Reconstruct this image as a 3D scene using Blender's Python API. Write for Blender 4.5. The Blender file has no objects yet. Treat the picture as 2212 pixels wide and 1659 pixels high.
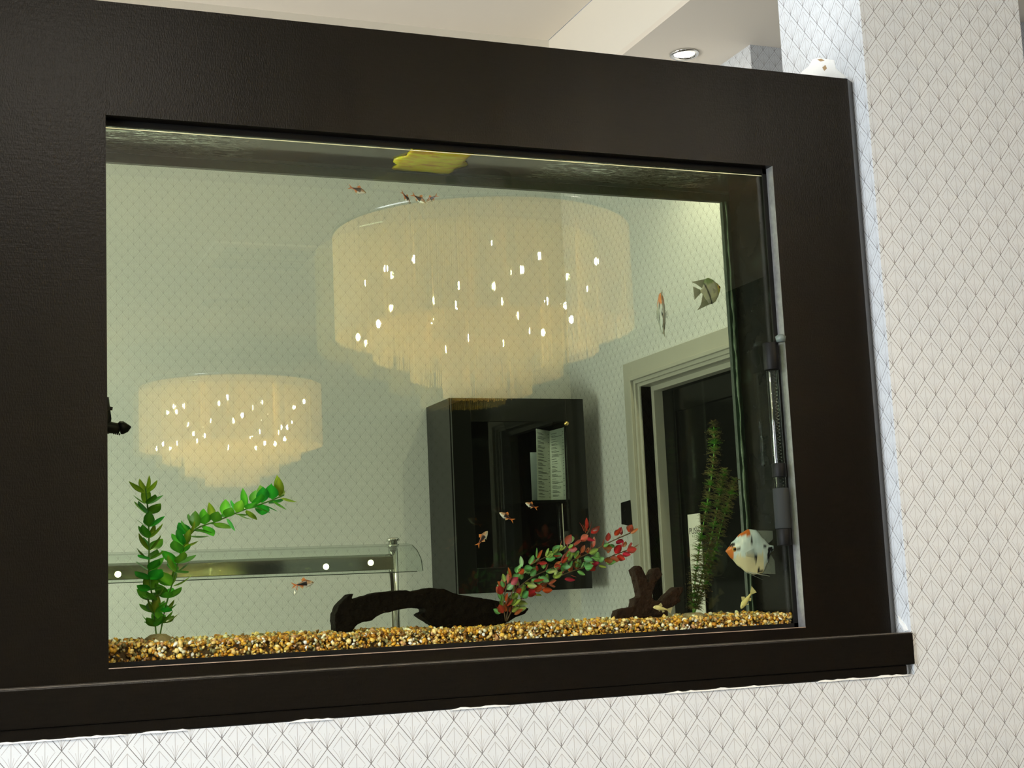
import bpy, bmesh, math, random
import numpy as np
from mathutils import Vector, Matrix, Quaternion, noise as mnoise
from mathutils.geometry import tessellate_polygon

SC = bpy.context.scene
COL = SC.collection
R = math.radians
rnd = random.Random(7)

# ---------------------------------------------------------------- camera
F, YAW, PITCH, ROLL = 3152.52, 0.383652, 0.140995, -0.0449837
CP = Vector((-0.2502, -2.2596, 0.0871))
def cam_axes():
    sy, cy, sp, cp = math.sin(YAW), math.cos(YAW), math.sin(PITCH), math.cos(PITCH)
    f = Vector((sy*cp, cy*cp, sp)); r = Vector((cy, -sy, 0)); u = r.cross(f)
    cr, sr = math.cos(ROLL), math.sin(ROLL)
    return cr*r+sr*u, -sr*r+cr*u, f
RX, UX, FX = cam_axes()
def ray(px, py):
    return RX*((px-1106)/F) - UX*((py-829.5)/F) + FX
def at(px, py, Y):
    d = ray(px, py); return CP + d*((Y-CP.y)/d.y)
def atX(px, py, X):
    d = ray(px, py); return CP + d*((X-CP.x)/d.x)
def atZ(px, py, Z):
    d = ray(px, py); return CP + d*((Z-CP.z)/d.z)
YG = 0.028                      # front glass plane: mirror for things seen reflected
def refl(px, py, Yv):
    p = at(px, py, Yv); return Vector((p.x, 2*YG-Yv, p.z))
cam = bpy.data.cameras.new('camera'); co = bpy.data.objects.new('camera', cam); COL.objects.link(co)
cam.sensor_width = 36; cam.lens = F/2212*36; cam.clip_start = 0.02
co.matrix_world = Matrix(((RX.x, UX.x, -FX.x, CP.x), (RX.y, UX.y, -FX.y, CP.y), (RX.z, UX.z, -FX.z, CP.z), (0, 0, 0, 1)))
SC.camera = co

# ---------------------------------------------------------------- light and exposure
vs = SC.view_settings
vs.view_transform = 'Standard'; vs.look = 'None'; vs.gamma = 1; vs.use_curve_mapping = False
vs.exposure = 0.0
SC.cycles.transparent_max_bounces = 32
SC.cycles.max_bounces = 10
SC.cycles.glossy_bounces = 6
SC.cycles.sample_clamp_indirect = 6
w = bpy.data.worlds.new('world'); SC.world = w; w.use_nodes = True
w.node_tree.nodes['Background'].inputs[0].default_value = (0.75, 0.85, 1, 1)
w.node_tree.nodes['Background'].inputs[1].default_value = 0.35
def area(name, loc, target, sx, sy, energy, color, spread=180):
    l = bpy.data.lights.new(name, 'AREA'); l.shape = 'RECTANGLE'; l.size = sx; l.size_y = sy
    l.energy = energy; l.color = color; l.spread = R(spread)
    o = bpy.data.objects.new(name, l); COL.objects.link(o); o.location = loc
    o.rotation_euler = (Vector(target)-Vector(loc)).to_track_quat('-Z', 'Y').to_euler()
    return o
def spot(name, loc, target, energy, color, ang=90, blend=.7, rad=.03):
    l = bpy.data.lights.new(name, 'SPOT'); l.energy = energy; l.color = color
    l.spot_size = R(ang); l.spot_blend = blend; l.shadow_soft_size = rad
    o = bpy.data.objects.new(name, l); COL.objects.link(o); o.location = loc
    o.rotation_euler = (Vector(target)-Vector(loc)).to_track_quat('-Z', 'Y').to_euler()
    return o
ZC = 1.58      # ceiling of the dining room in front
ZF = 1.93      # lower ceiling of the room behind
FLOOR = -1.15
area('daylight_window', (-2.95, -2.0, 0.25), (3, -1.0, 0.1), 2.2, 1.7, 202, (.88, 0.945, 1))
area('fill_far_room', (-1.6, 1.9, 0.0), (3, 2.6, -.15), 1.5, 1.1, 88, (1, 0.99, 0.95))  # unseen area light filling the far room from its left
spot('downlight_far_room', (2.17, 2.05, ZF-.03), (2.3, 2.35, 0), 35, (1, .86, .62), 120, .8)
for i, (x, y, tx) in enumerate(((0.1, 1.3, 0.1), (0.6, 2.9, .9))):
    spot('fill_far_hidden', (x, y, 2.2), (tx, y+.3, -1), 80, (1, .88, .68), 130, .9)  # unseen spots that brighten the far room

# ---------------------------------------------------------------- node helpers
class NT:
    def __init__(s, name):
        s.m = bpy.data.materials.new(name); s.m.use_nodes = True
        s.t = s.m.node_tree; s.t.nodes.clear()
        s.out = s.n('ShaderNodeOutputMaterial')
    def n(s, typ, **k):
        x = s.t.nodes.new(typ)
        for a, b in k.items(): setattr(x, a, b)
        return x
    def l(s, a, b): s.t.links.new(a, b)
    def inp(s, sock, v):
        if hasattr(v, 'is_output'): s.l(v, sock)
        else: sock.default_value = v
    def math(s, op, a, b=0.0, c=0.0):
        x = s.n('ShaderNodeMath', operation=op)
        s.inp(x.inputs[0], a); s.inp(x.inputs[1], b)
        if op in ('MULTIPLY_ADD', 'COMPARE', 'SMOOTH_MIN'): s.inp(x.inputs[2], c)
        return x.outputs[0]
    def mix(s, f, a, b):
        x = s.n('ShaderNodeMix', data_type='RGBA')
        s.inp(x.inputs['Factor'], f); s.inp(x.inputs[6], a); s.inp(x.inputs[7], b)
        return x.outputs[2]
    def noise(s, scale, detail=2, vec=None, rough=.5, dist=0):
        x = s.n('ShaderNodeTexNoise'); x.inputs['Scale'].default_value = scale
        x.inputs['Detail'].default_value = detail; x.inputs['Roughness'].default_value = rough
        x.inputs['Distortion'].default_value = dist
        if vec is not None: s.l(vec, x.inputs['Vector'])
        return x
    def ramp(s, f, stops):
        x = s.n('ShaderNodeValToRGB'); e = x.color_ramp.elements
        while len(e) < len(stops): e.new(.5)
        for i, (p, c) in enumerate(stops):
            e[i].position = p; e[i].color = c if len(c) == 4 else (*c, 1)
        s.l(f, x.inputs[0]); return x.outputs[0]
    def pos(s):
        return s.n('ShaderNodeNewGeometry').outputs['Position']
    def scaled(s, vec, sc):
        x = s.n('ShaderNodeMapping'); x.inputs['Scale'].default_value = sc; s.l(vec, x.inputs['Vector']); return x.outputs[0]
    def bsdf(s, color=(.5, .5, .5, 1), rough=.5, metal=0, **k):
        b = s.n('ShaderNodeBsdfPrincipled')
        s.inp(b.inputs['Base Color'], color if hasattr(color, 'is_output') or len(color) == 4 else (*color, 1))
        s.inp(b.inputs['Roughness'], rough); b.inputs['Metallic'].default_value = metal
        for a, v in k.items(): s.inp(b.inputs[a.replace('_', ' ')], v)
        s.l(b.outputs[0], s.out.inputs[0]); return b
    def bump(s, b, h, strength=.3, dist=.01):
        x = s.n('ShaderNodeBump'); x.inputs['Strength'].default_value = strength
        x.inputs['Distance'].default_value = dist; s.l(h, x.inputs['Height']); s.l(x.outputs[0], b.inputs['Normal'])

def plain(name, col, rough=.5, metal=0, bumpy=None, var=0, **k):
    t = NT(name)
    c = (*col, 1)
    if var:
        nz = t.noise(60 if bumpy is None else bumpy[0], 3, t.pos())
        c = t.mix(nz.outputs[0], (*[x*(1-var) for x in col], 1), (*[min(1, x*(1+var)) for x in col], 1))
    b = t.bsdf(c, rough, metal, **k)
    if bumpy:
        t.bump(b, t.noise(bumpy[0], 4, t.pos()).outputs[0], bumpy[1], bumpy[2])
    return t.m

def wallpaper(name, base=(.735, .765, .80), ink=1.0):
    t = NT(name)
    P = t.n('ShaderNodeSeparateXYZ'); t.l(t.pos(), P.inputs[0])
    wob = t.noise(9, 1, t.pos()).outputs[0]
    h = t.math('ADD', P.outputs[0], P.outputs[1]); h = t.math('SUBTRACT', h, 1.386)
    v = t.math('SUBTRACT', P.outputs[2], .0285)
    PU, PV = .0457, .0555
    u = t.math('DIVIDE', h, PU); vv = t.math('DIVIDE', v, PV)
    a = t.math('ADD', u, vv); b = t.math('SUBTRACT', vv, u)
    fa = t.math('FRACT', a); fb = t.math('FRACT', b)
    G = math.sqrt(1/PU**2+1/PV**2)
    def line(x, width, soft):          # x: signed distance in metres
        m = t.n('ShaderNodeMapRange', interpolation_type='SMOOTHSTEP')
        t.l(t.math('ABSOLUTE', x), m.inputs[0])
        m.inputs[1].default_value = width; m.inputs[2].default_value = width+soft
        m.inputs[3].default_value = 1; m.inputs[4].default_value = 0
        return m.outputs[0]
    def edge(f):                        # distance to integer
        return t.math('DIVIDE', t.math('SUBTRACT', t.math('ABSOLUTE', t.math('SUBTRACT', f, .5)), .5), G)
    L1 = t.math('MAXIMUM', line(edge(fa), .00026, .0005), line(edge(fb), .00026, .0005))
    # inside chevron
    top = .80
    ca = t.math('MULTIPLY', line(t.math('DIVIDE', t.math('SUBTRACT', fa, top), G), .0001, .0007),
                t.math('MULTIPLY', t.math('GREATER_THAN', fb, .22), t.math('LESS_THAN', fb, top+.01)))
    cb = t.math('MULTIPLY', line(t.math('DIVIDE', t.math('SUBTRACT', fb, top), G), .0001, .0007),
                t.math('MULTIPLY', t.math('GREATER_THAN', fa, .22), t.math('LESS_THAN', fa, top+.01)))
    ul = t.math('MULTIPLY', t.math('SUBTRACT', fa, fb), .5*PU)
    vl = t.math('MULTIPLY', t.math('ADD', fa, fb), .5)
    inside = t.math('MULTIPLY', t.math('LESS_THAN', fa, top), t.math('LESS_THAN', fb, top))
    sp0 = t.math('MULTIPLY', line(ul, .0001, .0006), inside)
    cur = t.math('MULTIPLY', t.math('POWER', t.math('DIVIDE', vl, .43), 1.7), .25*PU)
    sp1 = t.math('MULTIPLY', line(t.math('SUBTRACT', t.math('ABSOLUTE', ul), cur), .0001, .0006),
                 t.math('MULTIPLY', inside, t.math('LESS_THAN', vl, .56)))
    cur2 = t.math('MULTIPLY', t.math('POWER', t.math('DIVIDE', vl, .43), 1.3), .09*PU)
    sp2 = t.math('MULTIPLY', line(t.math('SUBTRACT', t.math('ABSOLUTE', ul), cur2), .0001, .0005),
                 t.math('MULTIPLY', inside, t.math('LESS_THAN', vl, .42)))
    foot = t.math('MULTIPLY', t.math('LESS_THAN', vl, .11), line(ul, .0004, .0006))
    L2 = t.math('MAXIMUM', t.math('MAXIMUM', ca, cb), t.math('MAXIMUM', sp1, t.math('MULTIPLY', sp2, .7)))
    L2 = t.math('MAXIMUM', L2, sp0)
    nz = t.noise(40, 3, t.pos()).outputs[0]
    wear = t.math('MINIMUM', t.math('ADD', t.math('MULTIPLY', t.noise(55, 3, t.pos()).outputs[0], 1.2), .38), 1.0)
    col = t.mix(t.math('MULTIPLY', nz, .5), (*[x*.93 for x in base], 1), (*[min(1, x*1.06) for x in base], 1))
    col = t.mix(t.math('MULTIPLY', t.math('MULTIPLY', L2, .78*ink), wear), col, (.33, .31, .31, 1))
    L1 = t.math('MAXIMUM', L1, t.math('MULTIPLY', foot, .8))
    col = t.mix(t.math('MULTIPLY', t.math('MULTIPLY', L1, .95*ink), wear), col, (.10, .09, .09, 1))
    bs = t.bsdf(col, .45)
    t.bump(bs, t.noise(260, 3, t.pos()).outputs[0], .12, .002)
    return t.m

def glass(name, tint=(1, 1, 1), refl_s=.045, gain=1.0, rough=.0):
    """thin pane: light passes straight through, surface reflects by angle"""
    t = NT(name)
    lw = t.n('ShaderNodeLayerWeight'); lw.inputs[0].default_value = .5
    f5 = t.math('POWER', lw.outputs['Facing'], 5.0)
    fac = t.math('MULTIPLY', t.math('ADD', t.math('MULTIPLY', f5, .9), refl_s), gain)
    tr = t.n('ShaderNodeBsdfTransparent'); tr.inputs[0].default_value = (*tint, 1)
    gl = t.n('ShaderNodeBsdfGlossy'); gl.inputs['Roughness'].default_value = rough
    mx = t.n('ShaderNodeMixShader'); t.l(fac, mx.inputs[0]); t.l(tr.outputs[0], mx.inputs[1]); t.l(gl.outputs[0], mx.inputs[2])
    t.l(mx.outputs[0], t.out.inputs[0]); return t.m

def emit(name, col, s):
    t = NT(name); e = t.n('ShaderNodeEmission'); e.inputs[0].default_value = (*col, 1); e.inputs[1].default_value = s
    t.l(e.outputs[0], t.out.inputs[0]); return t.m

def dark_wood(name, base=(.0055, .0044, .0034), rough=.29, specks=True):
    t = NT(name)
    g = t.noise(30, 5, t.scaled(t.pos(), (1, 1, 9)), .6)
    c = t.mix(g.outputs[0], (*[x*.7 for x in base], 1), (base[0]*1.5, base[1]*1.4, base[2]*1.25, 1))
    if specks:
        vo = t.n('ShaderNodeTexVoronoi'); vo.inputs['Scale'].default_value = 11; t.l(t.scaled(t.pos(), (1, 1, .8)), vo.inputs['Vector'])
        sp = t.math('LESS_THAN', vo.outputs['Distance'], .016)
        sel = t.math('GREATER_THAN', t.noise(3, 2, t.pos()).outputs[0], .56)
        c = t.mix(t.math('MULTIPLY', t.math('MULTIPLY', sp, sel), .5), c, (.5, .48, .42, 1))
    b = t.bsdf(c, rough)
    b.inputs['Specular IOR Level'].default_value = .14
    h = t.math('ADD', t.noise(500, 3, t.scaled(t.pos(), (1, 1, .35))).outputs[0], t.math('MULTIPLY', g.outputs[0], .6))
    t.bump(b, h, .22, .002)
    return t.m

def vcol(name, rough=.4, spec=.5, trans=0, bumpy=None, sss=0, alpha=None, rand=0):
    t = NT(name)
    a = t.n('ShaderNodeVertexColor', layer_name='Col')
    c = a.outputs[0]
    if rand:
        oi = t.n('ShaderNodeObjectInfo')
        hs = t.n('ShaderNodeHueSaturation'); t.l(c, hs.inputs['Color'])
        t.l(t.math('ADD', t.math('MULTIPLY', oi.outputs['Random'], .05*rand), .5-.025*rand), hs.inputs['Hue'])
        t.l(t.math('ADD', t.math('MULTIPLY', t.math('FRACT', t.math('MULTIPLY', oi.outputs['Random'], 7.3)), .9*rand), 1-.35*rand), hs.inputs['Value'])
        c = hs.outputs[0]
    b = t.bsdf(c, rough); b.inputs['Specular IOR Level'].default_value = spec
    if bumpy: t.bump(b, t.noise(bumpy[0], 4, t.pos()).outputs[0], bumpy[1], bumpy[2])
    last = b.outputs[0]
    if trans:
        tl = t.n('ShaderNodeBsdfTranslucent'); t.l(c, tl.inputs[0])
        mx = t.n('ShaderNodeMixShader'); mx.inputs[0].default_value = trans
        t.l(last, mx.inputs[1]); t.l(tl.outputs[0], mx.inputs[2]); last = mx.outputs[0]
    if alpha is not None:
        tr = t.n('ShaderNodeBsdfTransparent')
        mx = t.n('ShaderNodeMixShader'); mx.inputs[0].default_value = alpha
        t.l(tr.outputs[0], mx.inputs[1]); t.l(last, mx.inputs[2]); last = mx.outputs[0]
    t.l(last, t.out.inputs[0])
    return t.m

# ---------------------------------------------------------------- mesh helpers
def tag(o, label=None, cat=None, group=None, kind=None):
    if label: o['label'] = label
    if cat: o['category'] = cat
    if group: o['group'] = group
    if kind: o['kind'] = kind
    return o
def empty(name, loc, label, cat, group=None):
    o = bpy.data.objects.new(name, None); COL.objects.link(o); o.location = loc; o.empty_display_size = .05
    return tag(o, label, cat, group)
def wpos(o):
    p = Vector(o.location)
    while o.parent: o = o.parent; p = p + Vector(o.location)
    return p
def obj(name, me_or_bm, mat, parent=None, smooth=False, center=True, bevel=0):
    if isinstance(me_or_bm, bmesh.types.BMesh):
        me = bpy.data.meshes.new(name); bmesh.ops.recalc_face_normals(me_or_bm, faces=me_or_bm.faces[:])
        me_or_bm.to_mesh(me); me_or_bm.free()
    else: me = me_or_bm
    o = bpy.data.objects.new(name, me); COL.objects.link(o)
    if mat is not None:
        for m in (mat if isinstance(mat, (list, tuple)) else [mat]): me.materials.append(m)
    c = Vector((0, 0, 0))
    if center and len(me.vertices):
        n = len(me.vertices); a = np.empty(n*3); me.vertices.foreach_get('co', a); a = a.reshape(-1, 3)
        c = Vector(((a.min(0)+a.max(0))/2).tolist()); me.transform(Matrix.Translation(-c))
    if parent is not None:
        o.parent = parent; o.location = c - wpos(parent)
    else: o.location = c
    if smooth: me.polygons.foreach_set('use_smooth', [True]*len(me.polygons))
    if bevel:
        m = o.modifiers.new('bevel', 'BEVEL'); m.width = bevel; m.segments = 2; m.limit_method = 'ANGLE'
    return o
def box(bm, x0, x1, y0, y1, z0, z1):
    v = [bm.verts.new(c) for c in ((x0, y0, z0), (x1, y0, z0), (x1, y1, z0), (x0, y1, z0), (x0, y0, z1), (x1, y0, z1), (x1, y1, z1), (x0, y1, z1))]
    for f in ((0, 3, 2, 1), (4, 5, 6, 7), (0, 1, 5, 4), (1, 2, 6, 5), (2, 3, 7, 6), (3, 0, 4, 7)):
        bm.faces.new([v[i] for i in f])
def B(*boxes):
    bm = bmesh.new()
    for b in boxes: box(bm, *b)
    return bm
def prism(bm, pts, y0, y1, axis='y'):
    """extrude polygon pts (a,b) along axis"""
    def mk(a, b, t): return {'y': (a, t, b), 'x': (t, a, b), 'z': (a, b, t)}[axis]
    lo = [bm.verts.new(mk(a, b, y0)) for a, b in pts]; hi = [bm.verts.new(mk(a, b, y1)) for a, b in pts]
    bm.faces.new(lo); bm.faces.new(hi[::-1])
    n = len(pts)
    for i in range(n): bm.faces.new((lo[i], hi[i], hi[(i+1) % n], lo[(i+1) % n]))
def tube(bm, pts, rad, seg=8, cap=True, flat=1):
    pts = [Vector(p) for p in pts]; n = len(pts)
    rad = rad if isinstance(rad, (list, tuple)) else [rad]*n
    prev = None; up = Vector((0.13, .07, 1)).normalized()
    for i, p in enumerate(pts):
        d = (pts[min(i+1, n-1)]-pts[max(i-1, 0)]).normalized()
        s = d.cross(up)
        if s.length < .1: s = d.cross(Vector((1, 0, 0)))
        s.normalize(); q = s.cross(d)
        ring = [bm.verts.new(p+s*math.cos(2*math.pi*k/seg)*rad[i]+q*math.sin(2*math.pi*k/seg)*rad[i]*flat) for k in range(seg)]
        if prev:
            for k in range(seg): bm.faces.new((prev[k], prev[(k+1) % seg], ring[(k+1) % seg], ring[k]))
        elif cap: bm.faces.new(ring[::-1])
        prev = ring
    if cap: bm.faces.new(prev)
def lathe(bm, c, prof, seg=24, axis='z'):
    prev = None
    for r, h in prof:
        ring = []
        for k in range(seg):
            a = 2*math.pi*k/seg; x, y = math.cos(a)*r, math.sin(a)*r
            ring.append(bm.verts.new(Vector(c)+(Vector((x, y, h)) if axis == 'z' else Vector((x, h, y)) if axis == 'y' else Vector((h, x, y)))))
        if prev:
            for k in range(seg): bm.faces.new((prev[k], prev[(k+1) % seg], ring[(k+1) % seg], ring[k]))
        prev = ring
    return
def setcol(me, fn):
    ca = me.color_attributes.new('Col', 'FLOAT_COLOR', 'POINT')
    for i, v in enumerate(me.vertices): ca.data[i].color = (*fn(v.co), 1)
def text(name, s, size, M, mat, parent=None, ext=.0003):
    cu = bpy.data.curves.new(name, 'FONT'); cu.body = s; cu.size = size; cu.extrude = ext; cu.align_x = 'CENTER'
    o = bpy.data.objects.new(name, cu); COL.objects.link(o); o.matrix_world = M
    bpy.context.view_layer.update()
    me = bpy.data.meshes.new_from_object(o.evaluated_get(bpy.context.evaluated_depsgraph_get()))
    me.transform(M); bpy.data.objects.remove(o)
    return obj(name, me, mat, parent)

# ---------------------------------------------------------------- materials
M = {}
M['paper'] = wallpaper('wallpaper_art_deco')
M['paper_far'] = wallpaper('wallpaper_art_deco_far', (.74, .77, .77), .55)
M['paint'] = plain('cream_ceiling_paint', (.82, .75, .58), .8, 0, (200, .08, .002))
M['paint_step'] = plain('pale_cream_step_paint', (.84, .80, .70), .8, 0, (200, .08, .002))
M['paint_far'] = plain('beige_ceiling_paint', (.82, .76, .66), .8, 0, (200, .08, .002))
M['plaster'] = plain('white_plaster', (.9, .9, .88), .8, 0, (90, .3, .004), var=.04)
M['bare'] = plain('brown_plaster', (.42, .28, .14), .9, 0, (90, .4, .004), var=.3)
M['wood'] = dark_wood('dark_stained_wood')
M['wood_gloss'] = dark_wood('dark_varnished_wood', (.007, .006, .005), .2)
M['edge'] = plain('worn_edge_metal_grey', (.30, .30, .30), .3, .5, (120, .2, .003), var=.4)
M['bevel'] = plain('grey_chamfer', (.045, .044, .043), .35, 0, (200, .2, .002))
M['black'] = plain('black_rubber', (.005, .005, .005), .5, Specular_IOR_Level=.15)
M['black_gloss'] = plain('black_gloss', (.008, .009, .008), .1, Specular_IOR_Level=.3)
M['door_black'] = plain('door_black', (.006, .007, .006), .12)
M['door_black'].node_tree.nodes['Principled BSDF'].inputs['Specular IOR Level'].default_value = .1
M['casing'] = plain('painted_trim_grey', (.44, .44, .40), .35)
M['floor'] = plain('floor_carpet', (.07, .06, .05), .9, 0, (200, .4, .005), var=.2)
M['backwall'] = plain('dim_back_wall', (.018, .015, .012), .8)
M['darkside'] = plain('dark_side_wall', (.014, .012, .010), .8)
M['chrome'] = plain('polished_chrome', (.72, .72, .70), .09, 1)
M['paperwhite'] = plain('white_paper', (.85, .86, .80), .7)
M['papergrey'] = plain('grey_paper', (.42, .45, .46), .7)
M['ink'] = plain('ink', (.08, .08, .08), .7)
M['brass'] = plain('brass', (.75, .55, .2), .25, 1)
M['silicone'] = plain('dark_green_silicone', (.018, .034, .028), .3, 0, (80, .5, .004), var=.5)
M['algae'] = plain('algae_edge_glass', (.055, .085, .07), .35, 0, (60, .6, .006), var=.6)
M['pane'] = glass('tank_glass', (.965, .975, .95), .058, 1.0)
M['pane_back'] = glass('tank_glass_back', (.95, .98, .94), .032, 1.0)
M['clear'] = glass('clear_glass', (.93, .96, .94), .05, 1.0)
M['leafg'] = vcol('green_plastic_leaf', .3, .5, .45, rand=1)
M['leafr'] = vcol('red_plastic_leaf', .4, .5, .35, rand=.8)
M['stemg'] = plain('green_stem', (.07, .20, .02), .4)
M['stemr'] = plain('brown_stem', (.08, .05, .02), .5)
M['frond'] = vcol('feathery_frond', .6, .3, .3, rand=.8)
M['driftwood'] = plain('soaked_driftwood', (.005, .003, .0018), .85, 0, (70, .9, .01), var=.7, Specular_IOR_Level=.06)
M['driftwood2'] = plain('reddish_driftwood', (.02, .007, .0035), .75, 0, (90, .9, .01), var=.7, Specular_IOR_Level=.15)
M['fish'] = vcol('fish_skin', .28, .6)
M['fin'] = vcol('fish_fin', .4, .4, .5, alpha=.75)
M['finclear'] = vcol('fish_fin_clear', .4, .4, .5, alpha=.22)
M['pebble'] = vcol('pebbles', .3, .5, rand=0)
M['pebble1'] = vcol('pebble_single', .25, .6, rand=0)

# ---------------------------------------------------------------- structure: front wall, both rooms
JX, YW, YB = 1.408, -.03, .25
def struct(name, bm, mat, **k): return tag(obj(name, bm, mat, **k), kind='structure')
struct('wall_front', B((-3.0, JX, YW, YB, FLOOR, -.0935), (-3.0, -1.25, YW, YB, -.0935, 2.9),
                       (-1.25, 3.6, YW, YB, 1.5, 2.9)), M['paper'])
struct('wall_pilaster', B((JX, 1.795, YW, YB, FLOOR, 1.5)), M['paper'])
struct('wall_left', B((-3.15, -3.05, -9, -3.75, FLOOR, ZC), (-3.15, -3.05, -.85, YW, FLOOR, ZC),
                      (-3.15, -3.05, -3.75, -.85, FLOOR, -.75), (-3.15, -3.05, -3.75, -.85, 1.25, ZC)), M['paint'])
struct('wall_right', B((3.6, 3.7, -9, 1.6, FLOOR, 2.9)), M['darkside'])
struct('wall_back', B((-3.15, 3.7, -9.1, -9, FLOOR, ZC)), M['backwall'])
struct('ceiling', B((-3.15, 3.7, -9.1, YW, ZC, ZC+.1)), M['paint'])
struct('floor', B((-3.15, 3.7, -9.1, 3.7, FLOOR-.1, FLOOR)), M['floor'])
wf = empty('window_1', (-3.1, -2.3, -.75), 'window', 'window'); del wf['label']; del wf['category']; wf['kind'] = 'structure'
obj('window_frame', B((-3.14, -3.02, -3.75, -3.68, -.75, 1.25), (-3.14, -3.02, -.92, -.85, -.75, 1.25), (-3.14, -3.02, -2.33, -2.27, -.75, 1.25),
                      (-3.14, -3.02, -3.75, -.85, -.75, -.68), (-3.14, -3.02, -3.75, -.85, 1.18, 1.25)), M['paperwhite'], wf)
# room behind
struct('wall_far', B((-1.7, 2.5, 3.58, 3.7, FLOOR, 2.9)), M['paper_far'])
# right wall of the far room with the doorway
DY0, DY1, DZ = 2.10, 2.90, .90         # rough opening
struct('wall_side', B((2.385, 2.55, DY1, 3.58, FLOOR, ZF), (2.385, 2.55, 1.92, DY0, FLOOR, ZF), (2.385, 2.55, DY0, DY1, DZ, ZF)), M['paper'])
struct('wall_return', B((2.55, 3.0, 1.92, 2.05, FLOOR, 2.6), (2.88, 3.6, 1.49, 1.6, FLOOR, 2.6)), M['paper'])
struct('wall_far_left', B((-1.8, -1.7, YB, 3.7, FLOOR, 2.9)), M['paint'])
struct('ceiling_far_low', B((1.993, 3.6, YB, 3.58, ZF, ZF+.02), (-1.7, 1.993, 2.75, 3.58, ZF, ZF+.02)), M['paint_far'])
struct('ceiling_far_high', B((-1.7, 1.99, YB, 2.8, 2.22, 2.3)), M['paint_far'])
struct('ceiling_far_step', B((1.993, 2.02, YB, 2.78, ZF+.02, 2.22), (-1.7, 1.993, 2.75, 2.78, ZF+.02, 2.22)), M['paint_step'])

# door casing (stepped moulding) and dark glazed door
d = empty('door_1', (2.385, 2.5, FLOOR), 'x', 'x'); del d['label']; del d['category']; d['kind'] = 'structure'
OY0, OY1, OZ = 1.98, 3.005, .977
def casing(name, x0, x1, wi, wo, mat):
    """frame between outer inset wi and inner inset wo"""
    return obj(name, B((x0, x1, OY1-wo, OY1-wi, FLOOR, OZ-wi), (x0, x1, OY0+wi, OY0+wo, FLOOR, OZ-wi), (x0, x1, OY0+wo, OY1-wo, OZ-wo, OZ-wi)), mat, d, bevel=.002)
casing('door_casing', 2.362, 2.386, 0, .075, M['casing'])
casing('casing_bead', 2.352, 2.366, .062, .078, M['casing'])
casing('door_lining', 2.378, 2.50, .088, .105, M['casing'])
casing('casing_bead', 2.366, 2.386, .075, .092, M['casing'])
casing('lining_stop', 2.43, 2.52, .103, .125, M['casing'])
casing('door_panel_frame', 2.47, 2.50, .12, .22, M['door_black'])
obj('door_pane', B((2.48, 2.486, OY0+.2, OY1-.2, FLOOR+.1, OZ-.2)), M['door_black'], d)
struct('wall_behind_door', B((2.53, 2.6, 1.9, 3.3, FLOOR, 1.2)), M['black'])

# paper notice on the door
pa = empty('door_notice', atX(1500, 1200, 2.46), 'white paper notice reading PUSH taped to the dark door behind the feathery plant', 'notice')
a0, a1 = atX(1486, 1112, 2.465), atX(1520, 1330, 2.465)
obj('sheet', B((2.463, 2.466, a0.y-.095, a0.y, a1.z, a0.z)), M['paperwhite'], pa)
Mt = Matrix.Translation((2.4625, a0.y-.047, a0.z-.075)) @ Matrix(((0, 0, -1, 0), (-1, 0, 0, 0), (0, 1, 0, 0), (0, 0, 0, 1)))
text('lettering', 'PUSH', .034, Mt, M['ink'], pa)

# black metal bracket on the wall by the door casing
b0, b1 = atX(1349, 1086, 2.38), atX(1371, 1136, 2.38)
br = empty('wall_bracket', (2.38, b0.y, b1.z), 'small black metal catch plate with two holes on the wall beside the door casing', 'bracket')
bm = bmesh.new(); prism(bm, [(b0.y, b0.z), (b1.y-.015, b0.z+.006), (b1.y-.02, b1.z-.004), (b0.y+.004, b1.z+.012)], 2.362, 2.384, 'x')
obj('plate', bm, M['black'], br, bevel=.002)
for q in (.32, .78):
    bm = bmesh.new(); lathe(bm, (2.361, (b0.y+b1.y)/2+.002, b0.z+(b1.z-b0.z)*q), [(0, -.001), (.006, -.001), (.006, .002)], 12, 'x'); obj('screw', bm, M['chrome'], br)

# ceiling downlight (far room)
dl = atZ(1478, 115, ZF)
t = empty('ceiling_downlight', dl, 'round recessed downlight glowing in the beige ceiling above the dark frame', 'downlight')
bm = bmesh.new(); lathe(bm, dl, [(.036, .0), (.052, -.001), (.052, -.006), (.046, -.011), (.036, -.006), (.036, .0)], 32); obj('trim_ring', bm, M['chrome'], t, True)
bm = bmesh.new(); lathe(bm, dl, [(0, -.004), (.036, -.003)], 24); obj('glow_disc', bm, emit('downlight_glow', (1, .93, .8), 25), t)

# ---------------------------------------------------------------- dark surround
W, H = 1.205, .85
sur = empty('aquarium_surround', (.4, .01, -.09), 'large dark stained wood surround framing the fish tank, chipped along its edges', 'surround')
ZT = 1.036
def ring_panel(y0, y1, ox0, ox1, oz0, oz1, ix0, ix1, iz0, iz1):
    return B((ox0, ix0, y0, y1, oz0, oz1), (ix1, ox1, y0, y1, oz0, oz1), (ix0, ix1, y0, y1, iz1, oz1), (ix0, ix1, y0, y1, oz0, iz0))
bm = bmesh.new()
ix = [-1.2, 0, W, 1.387]; iz = [-.02, 0, H, ZT]
V = {}
for yy, key in ((0, 'f'), (.022, 'b')):
    for i, x in enumerate(ix):
        for j, z in enumerate(iz): V[key, i, j] = bm.verts.new((x, yy, z))
for i in range(3):
    for j in range(3):
        if (i, j) == (1, 1): continue
        bm.faces.new([V['f', i, j], V['f', i+1, j], V['f', i+1, j+1], V['f', i, j+1]])
        bm.faces.new([V['b', i, j], V['b', i, j+1], V['b', i+1, j+1], V['b', i+1, j]])
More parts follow.
